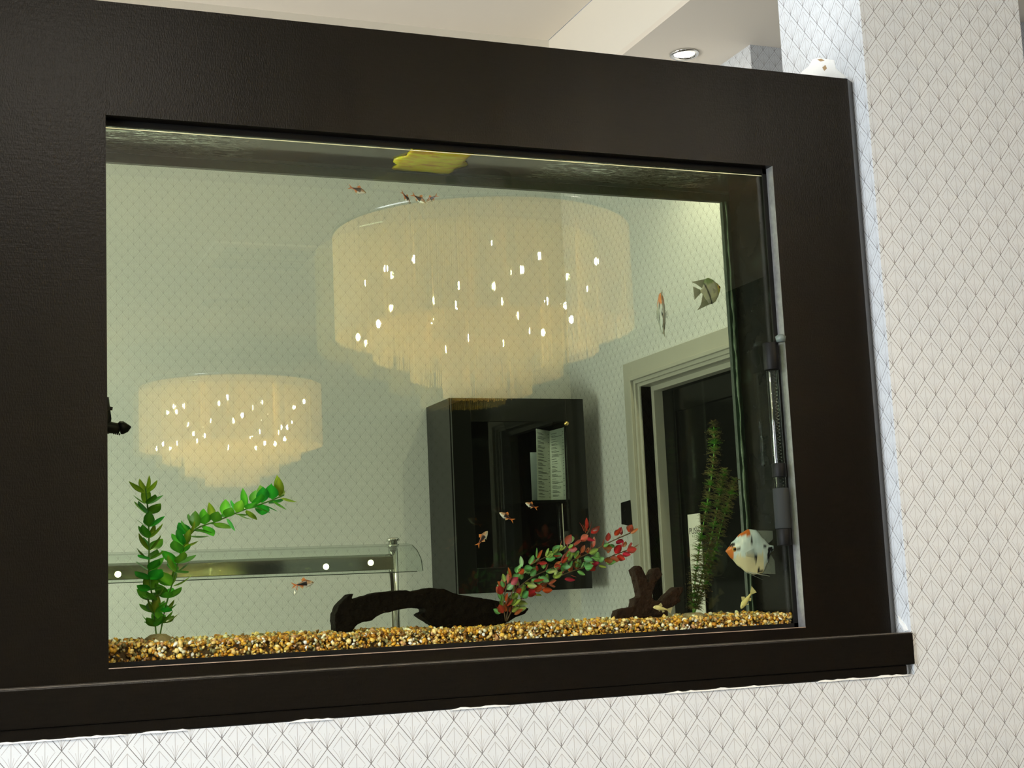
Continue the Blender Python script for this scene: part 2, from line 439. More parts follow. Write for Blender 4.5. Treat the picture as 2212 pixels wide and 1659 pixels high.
for (i, j, k, l) in ((1, 1, 1, 2), (1, 2, 2, 2), (2, 2, 2, 1), (2, 1, 1, 1)):
    bm.faces.new([V['f', i, j], V['f', k, l], V['b', k, l], V['b', i, j]])
for i in range(3):
    for j in (0, 3): bm.faces.new([V['f', i, j], V['f', i+1, j], V['b', i+1, j], V['b', i, j]])
for j in range(3):
    for i in (0, 3): bm.faces.new([V['f', i, j], V['f', i, j+1], V['b', i, j+1], V['b', i, j]])
obj('front_panel', bm, M['wood'], sur)
bm = bmesh.new(); prism(bm, [(1.387, 0), (1.4075, .014), (1.4075, .03), (1.387, .03)], -.02, ZT, 'z'); obj('edge_chamfer', bm, M['bevel'], sur)
obj('top_board', B((-1.2, 1.4, .022, .20, 1.0, ZT-.004)), M['wood'], sur)
obj('reveal_trim', B((W-.0005, W+.001, .0005, .024, 0, H)), M['edge'], sur)
obj('bottom_trim', B((0, W, .0, .004, -.001, .0012)), plain('pale_bottom_edge', (.35, .26, .2), .35, 0, (60, .4, .003), var=.5), sur)  # paler line along the bottom edge of the opening
obj('shelf', B((-1.2, 1.4072, -.036, .02, -.0755, -.019)), M['wood_gloss'], sur, bevel=.0025)
obj('ledge_top', B((-1.2, 1.405, -.034, -.001, -.0195, -.0182)), plain('ledge_top_shine', (.13, .115, .10), .22, 0, (60, .5, .004), var=.6), sur)  # paler strip painted in for the shine along the shelf top
obj('shelf_moulding', B((-1.2, 1.392, -.0315, .0, -.0925, -.0755)), M['wood_gloss'], sur, bevel=.002)
obj('rebate', B((0, W, .0225, .027, .8405, H), (0, W, .0225, .027, 0, .008), (1.196, W, .0225, .026, 0, H)), M['black'], sur)
obj('side_box', B((-1.2, -.035, .022, .25, -.02, 1.0)), M['wood'], sur)
obj('side_box', B((1.215, 1.405, .03, .2, -.02, 1.0)), M['wood'], sur)
# ragged white filler along the underside of the moulding
fil = empty('filler_strip', (.6, -.032, -.0925), 'ragged white filler line on the wallpaper under the dark ledge', 'filler')
for (xa, xb) in ((-.16, .02), (.04, .11), (.26, .33), (.52, .62), (.9, 1.13), (1.2, 1.40)):
    bm = bmesh.new(); n = max(4, int((xb-xa)/.008)); pts = []
    for i in range(n+1): pts.append((xa+(xb-xa)*i/n, -.0942-.0008*rnd.random()))
    for i in range(n, -1, -1): pts.append((xa+(xb-xa)*i/n, -.0928+(.0022*rnd.random()**2 if 0 < i < n else -.0008)))
    prism(bm, pts, -.0335, -.0305); obj('filler', bm, M['plaster'], fil)
# torn plaster patch on the jamb
pt = empty('plaster_patch', (JX, .12, ZT), 'bare white plaster patch with brown chips where wallpaper is torn above the dark frame', 'plaster')
def J(px, py): p = atX(px, py, JX); return (p.y, p.z)
bm = bmesh.new(); prism(bm, [J(1727, 163), J(1735, 154), J(1748, 144), J(1757, 128), J(1770, 125), J(1803, 130), J(1806, 148), J(1830, 168), J(1812, 172)], JX-.002, JX+.002, 'x')
obj('bare_plaster', bm, M['plaster'], pt)
for q in ([(1768, 129), (1776, 127), (1783, 131), (1775, 133)], [(1779, 146), (1785, 141), (1788, 148), (1783, 153)]):
    bm = bmesh.new(); prism(bm, [J(*a) for a in q], JX-.003, JX-.001, 'x'); obj('chip', bm, M['bare'], pt)
bm = bmesh.new(); prism(bm, [J(1955, 1364), J(1950, 1352), J(1944, 1345), J(1941, 1330), J(1947, 1340), J(1956, 1350), J(1962, 1362)], JX-.002, JX+.001, 'x')
obj('crumb', bm, M['plaster'], pt)

# ---------------------------------------------------------------- tank
YF, YBK = .028, .158
tank = empty('aquarium', (.6, .09, 0), 'long glass fish tank set in the dark wood surround, full of water', 'aquarium')
obj('front_pane', B((-.015, W+.004, YF, YF+.002, -.01, .87)), M['pane'], tank)
obj('back_pane', B((-.015, W+.004, YBK, YBK+.002, -.01, .87)), M['pane_back'], tank)
# back frame around the rear opening
c0, c1 = at(1562, 425, YBK), at(1640, 1320, YBK)
xr = 1.187
obj('back_frame', B((-.02, xr+.03, YBK+.002, YBK+.012, .823, .95), (xr, 1.215, YBK+.002, YBK+.012, -.02, .823),
                    (-.02, xr, YBK+.002, YBK+.012, -.02, .0)), M['silicone'], tank)
obj('silicone_bead', B((-.01, xr+.012, YBK-.004, YBK, .838, .8445)), M['silicone'], tank)
bm = bmesh.new()
pts = []
n = 60
for i in range(n+1):
    z = .0+.823*i/n; pts.append(Vector((xr+.0065+.0012*math.sin(i*.9)*rnd.random(), YBK-.001, z)))
tube(bm, pts, [.0018+.0022*rnd.random()**2 for _ in pts], 6, True)
obj('corner_seam', bm, M['algae'], tank, True)
te = NT('dark_end_panel')
P = te.n('ShaderNodeSeparateXYZ'); te.l(te.pos(), P.inputs[0])
sm = te.noise(14, 5, te.pos()).outputs[0]
te.bsdf(te.ramp(sm, [(.3, (.003, .004, .004)), (.62, (.009, .008, .006)), (.8, (.02, .03, .026))]), .12).inputs['Specular IOR Level'].default_value = .04
obj('end_panel', B((1.203, 1.213, YF+.002, YBK+.002, -.01, .95)), te.m, tank)
obj('left_end_panel', B((-.03, -.015, YF, YBK, -.01, .95)), M['black'], tank)
obj('bottom_panel', B((-.02, 1.21, YF+.002, YBK, -.012, -.004)), M['black'], tank)
obj('hood', B((-.02, 1.21, YF+.002, YBK+.03, .93, .95)), M['black'], tank)
# water body: absorbing volume; its surface seen from below is a rippled mirror
tw = NT('water_body')
tr = tw.n('ShaderNodeBsdfTransparent'); va = tw.n('ShaderNodeVolumeAbsorption')
va.inputs[0].default_value = (.68, .82, .22, 1); va.inputs[1].default_value = 2.4
tw.l(tr.outputs[0], tw.out.inputs['Surface']); tw.l(va.outputs[0], tw.out.inputs['Volume'])
obj('water', B((-.012, 1.2, YF+.003, YBK-.001, -.003, .843)), tw.m, tank)
ts = NT('water_surface_ripples')
mp = ts.scaled(ts.pos(), (9, 34, 1))
n1 = ts.noise(2.2, 3, mp, .6, 1.2); n2 = ts.noise(60, 2, ts.scaled(ts.pos(), (1, .35, 1)))
P = ts.n('ShaderNodeSeparateXYZ'); ts.l(ts.pos(), P.inputs[0])
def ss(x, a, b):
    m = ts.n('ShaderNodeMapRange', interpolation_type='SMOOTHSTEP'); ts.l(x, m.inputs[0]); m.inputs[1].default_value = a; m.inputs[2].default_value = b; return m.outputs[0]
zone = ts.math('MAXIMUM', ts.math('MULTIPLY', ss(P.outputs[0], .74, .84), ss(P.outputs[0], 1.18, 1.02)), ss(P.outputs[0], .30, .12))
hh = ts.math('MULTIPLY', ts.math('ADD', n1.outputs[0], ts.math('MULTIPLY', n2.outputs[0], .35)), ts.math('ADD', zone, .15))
glint = ts.math('MULTIPLY', zone, ss(ts.noise(5, 4, ts.scaled(ts.pos(), (5, 22, 1)), .7, 2.0).outputs[0], .47, .60))  # bright metallic patches painted in for light on the ripples
bs = ts.bsdf(ts.mix(glint, (.010, .014, .011, 1), (.92, .97, .90, 1)), .10, 0); ts.l(glint, bs.inputs['Metallic'])
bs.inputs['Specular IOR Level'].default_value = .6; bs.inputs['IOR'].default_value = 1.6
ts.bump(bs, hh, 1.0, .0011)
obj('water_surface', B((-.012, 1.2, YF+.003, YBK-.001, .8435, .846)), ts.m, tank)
obj('meniscus', B((0, 1.2, YF-.0008, YF+.0002, .8375, .8388)), plain('meniscus_line', (.85, .78, .45), .35, .3, (50, .5, .003), var=.4), tank)

# yellow sheet standing in for a yellow reflection on the water surface
bm = bmesh.new()
f0, f1 = at(845, 360, .15), at(975, 364, .15)
nx, ny = 40, 10
grid = [[None]*(ny+1) for _ in range(nx+1)]
for i in range(nx+1):
    for j in range(ny+1):
        u, v = i/nx, j/ny
        x = f0.x+(f1.x-f0.x)*u+(.012*math.sin(v*9+u*3) if i in (0, nx) else 0)
        z = .8425-.003*(1-abs(2*u-1)**4)*(1-abs(2*v-1)**4)+.0022*mnoise.noise(Vector((u*3, v*14, 0)))
        grid[i][j] = bm.verts.new((x+.004*mnoise.noise(Vector((u*2, v*8, 3))), YF+.008+(YBK-YF-.012)*v, z))
for i in range(nx):
    for j in range(ny): bm.faces.new((grid[i][j], grid[i+1][j], grid[i+1][j+1], grid[i][j+1]))
ty = NT('yellow_reflection')
ny_ = ty.noise(30, 3, ty.scaled(ty.pos(), (1, 4, 1)), .6, 1.0)
yb = ty.bsdf(ty.ramp(ny_.outputs[0], [(.3, (.6, .18, .01)), (.42, (.95, .62, .01)), (.55, (1, .95, .01))]), .2)
tl = ty.n('ShaderNodeBsdfTranslucent'); tl.inputs[0].default_value = (.9, .8, .05, 1)
mx = ty.n('ShaderNodeMixShader'); mx.inputs[0].default_value = .35; ty.l(yb.outputs[0], mx.inputs[1]); ty.l(tl.outputs[0], mx.inputs[2]); ty.l(mx.outputs[0], ty.out.inputs[0])
fd = obj('yellow_reflection_sheet', bm, ty.m, None, True); fd.modifiers.new('thick', 'SOLIDIFY').thickness = .002
tag(fd, 'bright yellow reflection on the water surface at the top of the tank', 'reflection')

# heater by the right end
hx = 1.178
he = empty('aquarium_heater', atX(1690, 1150, hx), 'glass tube heater with grey sleeve standing upright at the right end of the tank', 'heater')
p0, p1, p2 = atX(1692, 1142, hx), atX(1684, 1055, hx), atX(1666, 800, hx)
Yh = p0.y
def cyl(nm, za, zb, r, mat, seg=16, dx=0):
    bm = bmesh.new(); lathe(bm, (hx+dx, Yh, 0), [(0, za), (r, za), (r, zb), (0, zb)], seg); return obj(nm, bm, mat, he, True, bevel=.001)
cyl('sleeve', p0.z, p1.z, .0145, plain('grey_sleeve', (.03, .033, .033), .7, Specular_IOR_Level=.1))
cyl('end_cap', p0.z-.03, p0.z, .013, M['black'])
cyl('tube', p1.z, p2.z, .011, glass('heater_glass', (.6, .65, .63), .02))
cyl('collar', p1.z+.02, p1.z+.045, .013, M['black'])
cyl('cap', p2.z, p2.z+.05, .0145, M['black'])
cyl('rod', p1.z, p2.z, .0022, M['chrome'], 8, -.006)
bm = bmesh.new()
tube(bm, [(hx+.003+.003*math.cos(i*.9), Yh-.002+.003*math.sin(i*.9), p1.z+(p2.z-p1.z)*i/240) for i in range(240)], .0006, 4)
obj('coil', bm, M['chrome'], he)
# suction clip
bm = bmesh.new(); sc_ = atX(1686, 727, 1.19); lathe(bm, sc_, [(0, -.01), (.008, -.01), (.010, 0), (.004, .004)], 16); o = obj('suction_clip', bm, plain('clip_plastic', (.12, .15, .14), .4), he, True)

# filter outlet at the left
Yo = .10
fo = empty('filter_outlet', at(250, 930, Yo), 'black filter outlet nozzle poking in at the left edge of the tank', 'filter')
q = lambda x, y: at(x, y, Yo)
bm = bmesh.new(); tube(bm, [q(222, 860), q(229, 905), q(224, 935)], [.0095, .0085, .0085], 14); obj('pipe', bm, M['black'], fo, True)
bm = bmesh.new(); tube(bm, [q(215, 922), q(236, 923), q(250, 925), q(258, 926)], [.0095, .0095, .0085, .008], 14); obj('elbow', bm, M['black'], fo, True)
bm = bmesh.new(); tube(bm, [q(257, 925), q(260, 924), q(266, 924), q(275, 924), q(283, 922)], [.008, .0105, .0105, .007, .0012], 14); obj('nozzle', bm, M['black'], fo, True)
bm = bmesh.new(); tube(bm, [q(236, 882), q(243, 883)], [.0032, .0028], 10); obj('knob', bm, M['black'], fo, True)
for i in range(4):
    bm = bmesh.new(); a = q(246+i*4, 934+i*.7); tube(bm, [a, a+Vector((0, 0, -.003))], .0012, 6); obj('tooth', bm, M['black'], fo)

# ---------------------------------------------------------------- gravel
def gz(x):      # gravel top height along the tank
    a, b = at(240, 1392, .10), at(1735, 1322, .10)
    return a.z+(b.z-a.z)*x/1.2 + .0025*mnoise.noise(Vector((x*9, 1.3, 0)))
gb = empty('gravel_bed', (.6, .09, 0), 'bed of gold, brown and white gravel covering the tank bottom', 'gravel')
PAL = [(.78, .42, .04), (.55, .24, .02), (.85, .55, .10), (.95, .88, .62), (.24, .11, .02), (.85, .60, .20), (.42, .34, .12), (.95, .72, .30), (.22, .20, .08), (.62, .34, .16), (1, .97, .88)]
PW = [6, 6, 4, 2.2, 5, 3, 3, 2, 3, 1.5, 1.5]
ico = bmesh.new(); bmesh.ops.create_icosphere(ico, subdivisions=1, radius=1)
IV = np.array([v.co[:] for v in ico.verts]); IF = np.array([[v.index for v in f.verts] for f in ico.faces]); ico.free()
rs = np.random.RandomState(3)
def pebble_block(P3, S):
    n = len(P3); vs_ = []; 
    Q = rs.randn(n, 4); Q /= np.linalg.norm(Q, axis=1)[:, None]
    w_, x, y, z = Q.T
    RM = np.stack([1-2*(y*y+z*z), 2*(x*y-z*w_), 2*(x*z+y*w_), 2*(x*y+z*w_), 1-2*(x*x+z*z), 2*(y*z-x*w_), 2*(x*z-y*w_), 2*(y*z+x*w_), 1-2*(x*x+y*y)], 1).reshape(n, 3, 3)
    sc = S[:, None]*np.stack([rs.uniform(.8, 1.35, n), rs.uniform(.6, 1.0, n), rs.uniform(.45, .8, n)], 1)
    jit = 1+.18*rs.randn(n, len(IV), 1)*.6
    V_ = np.einsum('nij,nkj->nki', RM, IV[None]*sc[:, None, :]*jit)+P3[:, None, :]
    F_ = (IF[None]+np.arange(n)[:, None, None]*len(IV)).reshape(-1, 3)
    return V_.reshape(-1, 3), F_
N = 7000
px_ = rs.uniform(-.012, 1.2, N); py_ = YF+.006+rs.uniform(0, 1, N)**1.5*(YBK-YF-.011)
top = np.array([gz(x) for x in px_])+.006*(py_-.03)/.13
pz_ = np.where(rs.rand(N) < .62, top-rs.uniform(0, .005, N), 0)
deep = pz_ == 0
py_[deep] = YF+.006+rs.uniform(0, .010, deep.sum())
pz_[deep] = rs.uniform(.001, 1, deep.sum())*(top[deep]-.002)
P3 = np.stack([px_, py_, pz_], 1)
V_, F_ = pebble_block(P3, rs.uniform(.0022, .0045, N))
me = bpy.data.meshes.new('gravel')
me.vertices.add(len(V_)); me.vertices.foreach_set('co', V_.ravel())
me.loops.add(len(F_)*3); me.loops.foreach_set('vertex_index', F_.ravel())
me.polygons.add(len(F_)); me.polygons.foreach_set('loop_start', np.arange(len(F_))*3); me.polygons.foreach_set('loop_total', np.full(len(F_), 3))
me.update(); me.validate()
pal = np.array(PAL); idx = rs.choice(len(PAL), N, p=np.array(PW)/sum(PW))
cc = pal[idx]*rs.uniform(.7, 1.15, (N, 1)); cc = np.repeat(cc, len(IV), 0); cc = np.concatenate([np.clip(cc, 0, 1), np.ones((len(cc), 1))], 1)
ca = me.color_attributes.new('Col', 'FLOAT_COLOR', 'POINT'); ca.data.foreach_set('color', cc.ravel())
g = obj('gravel', me, M['pebble'], gb, True); tag(g, kind='stuff')
# dark brown filling under the pebbles
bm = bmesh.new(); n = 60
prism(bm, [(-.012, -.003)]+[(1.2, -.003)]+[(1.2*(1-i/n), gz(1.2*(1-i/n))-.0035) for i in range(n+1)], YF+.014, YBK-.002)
obj('gravel_base', bm, plain('dark_gravel_base', (.10, .06, .02), .9, 0, (500, .6, .003), var=.5), gb)
pms = []
for k, c in enumerate(PAL):
    V1, F1 = pebble_block(np.zeros((1, 3)), np.ones(1))
    pm = bpy.data.meshes.new('pebble'); pm.from_pydata(V1.tolist(), [], F1.tolist()); pm.materials.append(M['pebble1'])
    pm.polygons.foreach_set('use_smooth', [True]*len(pm.polygons))
    setcol(pm, lambda co, c=c: tuple(min(1, x*1.1) for x in c)); pms.append(pm)
for i in range(260):
    x = rnd.uniform(0, 1.195); o = bpy.data.objects.new('pebble', rnd.choice(pms)); COL.objects.link(o); o.parent = gb
    top_ = gz(x)
    if rnd.random() < .5: p = Vector((x, YF+.0085, rnd.uniform(.004, top_)))
    else: p = Vector((x, rnd.uniform(YF+.01, YBK-.03), 0)); p.z = top_+.006*(p.y-.03)/.13+.0005
    o.location = p-Vector(gb.location); s = rnd.uniform(.0042, .0056); o.scale = (s, s, s); o.rotation_euler = (rnd.uniform(0, 6), rnd.uniform(0, 6), rnd.uniform(0, 6))

# ---------------------------------------------------------------- leaves and plants
def leaf_mesh(name, width, cup, cols, mat, n=6, point=1.0):
    bm = bmesh.new(); rows = []
    for i in range(n+1):
        t_ = i/n; w_ = width*math.sin(math.pi*min(1, t_**.85))**.8*(1 if t_ < 1 else 0)
        w_ = max(w_, .03)
        z = cup*(t_**2)*.35
        rows.append([bm.verts.new((t_, -w_/2, z+cup*.12*w_)), bm.verts.new((t_, 0, z)), bm.verts.new((t_, w_/2, z+cup*.12*w_))])
    for a, b in zip(rows, rows[1:]):
        bm.faces.new((a[0], a[1], b[1], b[0])); bm.faces.new((a[1], a[2], b[2], b[1]))
    me = bpy.data.meshes.new(name); bm.to_mesh(me); bm.free(); me.materials.append(mat)
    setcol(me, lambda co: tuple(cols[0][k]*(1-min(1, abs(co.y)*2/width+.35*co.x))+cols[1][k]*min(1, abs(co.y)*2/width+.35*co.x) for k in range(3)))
    me.polygons.foreach_set('use_smooth', [True]*len(me.polygons))
    return me
def curve_pts(pts, n):
    """Catmull-Rom through vectors, n samples"""
    P = [pts[0]*2-pts[1]]+pts+[pts[-1]*2-pts[-2]]; out = []
    m = len(pts)-1
    for i in range(n):
        s = i/(n-1)*m; k = min(int(s), m-1); t_ = s-k; a, b, c, d_ = P[k:k+4]
        out.append(.5*((2*b)+(c-a)*t_+(2*a-5*b+4*c-d_)*t_*t_+(3*b-a-3*c+d_)*t_**3))
    return out
def put_leaf(mesh, name, parent, base, direction, L, roll):
    o = bpy.data.objects.new(name, mesh); COL.objects.link(o); o.parent = parent
    q = direction.normalized().to_track_quat('X', 'Z') @ Quaternion((1, 0, 0), roll)
    o.rotation_mode = 'QUATERNION'; o.rotation_quaternion = q; o.location = base-Vector(parent.location); o.scale = (L, L, L)
    return o
def clampy(v):
    v.y = min(max(v.y, YF+.012), YBK-.012); return v
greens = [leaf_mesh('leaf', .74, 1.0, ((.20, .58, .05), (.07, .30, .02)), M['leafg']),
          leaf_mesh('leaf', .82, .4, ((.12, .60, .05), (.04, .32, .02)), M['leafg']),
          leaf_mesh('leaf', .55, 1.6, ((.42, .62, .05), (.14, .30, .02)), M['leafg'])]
Yp = .09
gp = empty('green_plastic_plant', at(340, 1372, Yp), 'green plastic plant with two leafy stems at the left end of the tank', 'aquarium plant')
stems = [[(338, 1375), (330, 1300), (322, 1240), (322, 1180), (320, 1110), (314, 1048)],
         [(345, 1375), (358, 1310), (378, 1240), (392, 1190), (420, 1145), (470, 1125), (530, 1100), (575, 1085), (622, 1066)]]
for si, st in enumerate(stems):
    cp_ = curve_pts([at(x, y, Yp+.004*math.sin(i*2)) for i, (x, y) in enumerate(st)], 90)
    bm = bmesh.new(); tube(bm, cp_[::3], .0013, 6); obj('stem', bm, M['stemg'], gp, True)
    nw = 13 if si == 0 else 19
    for w_i in range(nw):
        k = int(4+(w_i+.3)/nw*85); k = min(k, 88); p = cp_[k]; d_ = (cp_[min(k+1, 89)]-cp_[k-1]).normalized()
        s1 = d_.cross(Vector((0, 1, 0))).normalized(); s2 = s1.cross(d_)
        nl = 6 if w_i < 3 else 4
        off = rnd.uniform(0, 6)
        for j in range(nl):
            a = off+2*math.pi*j/nl+rnd.uniform(-.35, .35)
            out = (s1*math.cos(a)+s2*math.sin(a)*.9)
            up_ = rnd.uniform(-.1, .7)
            dr = out+d_*up_*(1 if si == 0 else .8)+Vector((0, 0, .15))
            L = rnd.uniform(.023, .032)*(1.0 if w_i > 1 else .85)
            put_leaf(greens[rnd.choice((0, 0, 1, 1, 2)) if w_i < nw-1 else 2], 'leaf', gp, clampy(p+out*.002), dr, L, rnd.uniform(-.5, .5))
bm = bmesh.new(); lathe(bm, at(342, 1380, Yp), [(0, .008), (.012, .007), (.02, .002), (.021, -.004)], 14); obj('base', bm, plain('plant_base', (.30, .24, .12), .6, 0, (300, .5, .003), var=.3), gp, True)

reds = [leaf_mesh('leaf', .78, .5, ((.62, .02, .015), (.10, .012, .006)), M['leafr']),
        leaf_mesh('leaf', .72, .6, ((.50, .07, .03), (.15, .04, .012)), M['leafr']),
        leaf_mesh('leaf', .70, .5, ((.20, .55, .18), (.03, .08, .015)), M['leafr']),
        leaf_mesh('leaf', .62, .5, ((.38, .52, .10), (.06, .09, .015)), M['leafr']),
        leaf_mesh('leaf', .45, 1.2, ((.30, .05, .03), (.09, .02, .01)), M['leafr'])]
Yr = .075
rp = empty('red_green_plastic_plant', at(1092, 1342, Yr), 'leaning plastic plant with small red and green round leaves beside the driftwood arch', 'aquarium plant')
for si, st in enumerate([[(1092, 1342), (1088, 1295), (1105, 1250), (1155, 1215), (1215, 1188), (1262, 1160), (1275, 1140)],
                         [(1093, 1342), (1105, 1290), (1145, 1250), (1205, 1222), (1262, 1200), (1315, 1172), (1372, 1147)],
                         [(1094, 1342), (1118, 1300), (1165, 1268), (1225, 1238), (1280, 1220), (1330, 1198), (1372, 1182)]]):
    cp_ = curve_pts([at(x, y, Yr+(si-1)*.014*(i/6)) for i, (x, y) in enumerate(st)], 90)
    bm = bmesh.new(); tube(bm, cp_[::4], .0011, 6); obj('stem', bm, M['stemr'], rp, True)
    nw = 21
    for w_i in range(nw):
        k = min(int(6+w_i/nw*84), 88); p = cp_[k]; d_ = (cp_[min(k+1, 89)]-cp_[k-1]).normalized()
        s1 = d_.cross(Vector((0, 1, 0))).normalized(); s2 = s1.cross(d_)
        for j in range(4 if w_i < nw*.7 else 2):
            a = rnd.uniform(0, 6.28); out = s1*math.cos(a)+s2*math.sin(a)
            dr = out*rnd.uniform(.6, 1.1)+d_*rnd.uniform(.5, 1.2)
            redp = .40 if w_i < nw*.75 else .85
            m_ = rnd.choice(reds[:2]) if rnd.random() < redp else rnd.choice(reds[2:4])
            if w_i > nw-4: m_ = rnd.choice((reds[0], reds[1], reds[4]))
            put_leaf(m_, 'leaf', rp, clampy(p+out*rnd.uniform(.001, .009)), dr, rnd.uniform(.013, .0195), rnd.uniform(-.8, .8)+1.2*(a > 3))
        if w_i % 2 == 0:
            put_leaf(reds[4], 'leaf', rp, clampy(p.copy()), d_+s1*rnd.uniform(-.8, .8), .013, 0)

# feathery plant
def frond_mesh(tipc, rootc):
    bm = bmesh.new()
    r2 = random.Random(int(tipc[0]*1000)+5)
    for k in range(17):
        a = k*2.4; el = r2.uniform(.1, .75)
        d_ = Vector((math.cos(a)*math.cos(el), math.sin(a)*math.cos(el), math.sin(el)))
        L = r2.uniform(.75, 1.05); pr = None
        side = d_.cross(Vector((0, 0, 1))).normalized()
        for s in range(5):
            t_ = s/4; p = d_*L*t_+Vector((0, 0, -.28*t_*t_)); w_ = .06*(1-t_)+.02
            cur = (bm.verts.new(p-side*w_), bm.verts.new(p+side*w_))
            if pr: bm.faces.new((pr[0], pr[1], cur[1], cur[0]))
            pr = cur
            if 0 < s:
                for sg in (-1, 1):
                    e = p+side*sg*(.26*(1.1-t_*.5))+d_*.10+Vector((0, 0, .05*r2.random()))
                    f_ = [bm.verts.new(p-d_*.05), bm.verts.new(p+d_*.05), bm.verts.new(e)]
                    bm.faces.new(f_)
    me = bpy.data.meshes.new('frond'); bm.to_mesh(me); bm.free(); me.materials.append(M['frond'])
    setcol(me, lambda co: tuple(rootc[k]*(1-min(1, co.length))+tipc[k]*min(1, co.length) for k in range(3)))
    return me
fr = [frond_mesh((.17, .12, .05), (.06, .20, .02)), frond_mesh((.22, .16, .07), (.10, .15, .03)), frond_mesh((.11, .17, .03), (.05, .32, .02))]
Yq = .085
fp = empty('feathery_plant', at(1497, 1328, Yq), 'tall feathery green and brown plant in front of the door at the right', 'aquarium plant')
for si, (st, nn) in enumerate([([(1497, 1328), (1500, 1270), (1508, 1200), (1520, 1130), (1534, 1050), (1543, 970), (1541, 908)], 58),
                               ([(1499, 1326), (1512, 1260), (1530, 1190), (1545, 1120), (1556, 1060), (1566, 1015)], 46),
                               ([(1500, 1325), (1520, 1270), (1540, 1205), (1560, 1130), (1576, 1075), (1588, 1035)], 40)]):
    cp_ = curve_pts([at(x, y, Yq+(si-1)*.008) for i, (x, y) in enumerate(st)], 80)
    bm = bmesh.new(); tube(bm, cp_[::4], .0013, 6); obj('stem', bm, M['stemg'], fp, True)
    for k in range(nn):
        kk = min(int(3+k/nn*77), 78); p = cp_[kk]; d_ = (cp_[kk+1]-cp_[kk-1]).normalized()
        o = put_leaf(fr[rnd.choice((0, 1, 1, 2))], 'frond', fp, clampy(p.copy()), d_, rnd.uniform(.013, .0175)*(1 if k < nn-3 else .8), 0)
        o.rotation_quaternion = d_.to_track_quat('Z', 'X') @ Quaternion((0, 0, 1), rnd.uniform(0, 6))
bm = bmesh.new(); lathe(bm, at(1497, 1331, Yq), [(0, .007), (.014, .006), (.024, .001), (.025, -.004)], 14); obj('base', bm, plain('plant_base_pale', (.34, .28, .16), .6, 0, (300, .5, .003), var=.3), fp, True)

# ---------------------------------------------------------------- driftwood
def inflated(name, outline, Yc, thick, mat, vox, label, noise_s):
    bm = bmesh.new(); pts = [at(x, y, Yc) for x, y in outline]
    n = len(pts)
    lo = [bm.verts.new((p.x, Yc-thick/2, p.z)) for p in pts]; hi = [bm.verts.new((p.x, Yc+thick/2, p.z)) for p in pts]
    for tri in tessellate_polygon([[Vector((p.x, p.z, 0)) for p in pts]]):
        bm.faces.new([lo[i] for i in tri]); bm.faces.new([hi[i] for i in tri][::-1])
    for i in range(n): bm.faces.new((lo[i], hi[i], hi[(i+1) % n], lo[(i+1) % n]))
    o = obj(name, bm, mat, None, True)
    m = o.modifiers.new('r', 'REMESH'); m.mode = 'VOXEL'; m.voxel_size = vox; m.use_smooth_shade = True
    m = o.modifiers.new('s', 'SMOOTH'); m.iterations = 3; m.factor = .6
    tx = bpy.data.textures.new(name, 'CLOUDS'); tx.noise_scale = noise_s; tx.noise_depth = 3
    m = o.modifiers.new('d', 'DISPLACE'); m.texture = tx; m.strength = .0035; m.mid_level = .6; m.texture_coords = 'LOCAL'
    bpy.context.view_layer.update()
    me = bpy.data.meshes.new_from_object(o.evaluated_get(bpy.context.evaluated_depsgraph_get()))
    o.modifiers.clear(); o.data = me
    return o
arch = inflated('driftwood_arch', [(721, 1322), (725, 1309), (737, 1296), (750, 1283), (761, 1281), (756, 1291), (750, 1299), (763, 1293), (781, 1287), (814, 1280), (842, 1277), (871, 1274), (883, 1279), (895, 1275), (924, 1270), (952, 1272), (971, 1281), (1001, 1287), (1025, 1290), (1066, 1297), (1107, 1306), (1136, 1314), (1127, 1326), (1107, 1334), (1086, 1346), (1025, 1358), (954, 1364), (932, 1352), (916, 1341), (898, 1329), (903, 1324), (913, 1321), (910, 1314), (889, 1313), (853, 1318), (822, 1325), (810, 1332), (798, 1341), (781, 1343), (763, 1352), (751, 1368), (720, 1368), (717, 1342), (717, 1324)],
                .115, .036, M['driftwood'], .0018, '', .02)
tag(arch, 'low dark brown driftwood arch resting on the gravel in the middle of the tank', 'driftwood')
stump = inflated('driftwood_stump', [(1322, 1344), (1328, 1318), (1349, 1313), (1363, 1311), (1365, 1293), (1377, 1290), (1374, 1273), (1369, 1246), (1362, 1232), (1372, 1222), (1382, 1225), (1388, 1240), (1394, 1262), (1400, 1244), (1407, 1229), (1417, 1226), (1426, 1242), (1416, 1254), (1407, 1270), (1402, 1287), (1409, 1298), (1426, 1297), (1439, 1282), (1455, 1269), (1470, 1267), (1470, 1277), (1462, 1291), (1466, 1299), (1453, 1308), (1436, 1316), (1438, 1340), (1375, 1347)],
                 .10, .026, M['driftwood2'], .0015, '', .014)
tag(stump, 'branching reddish brown driftwood stump standing left of the feathery plant', 'driftwood')

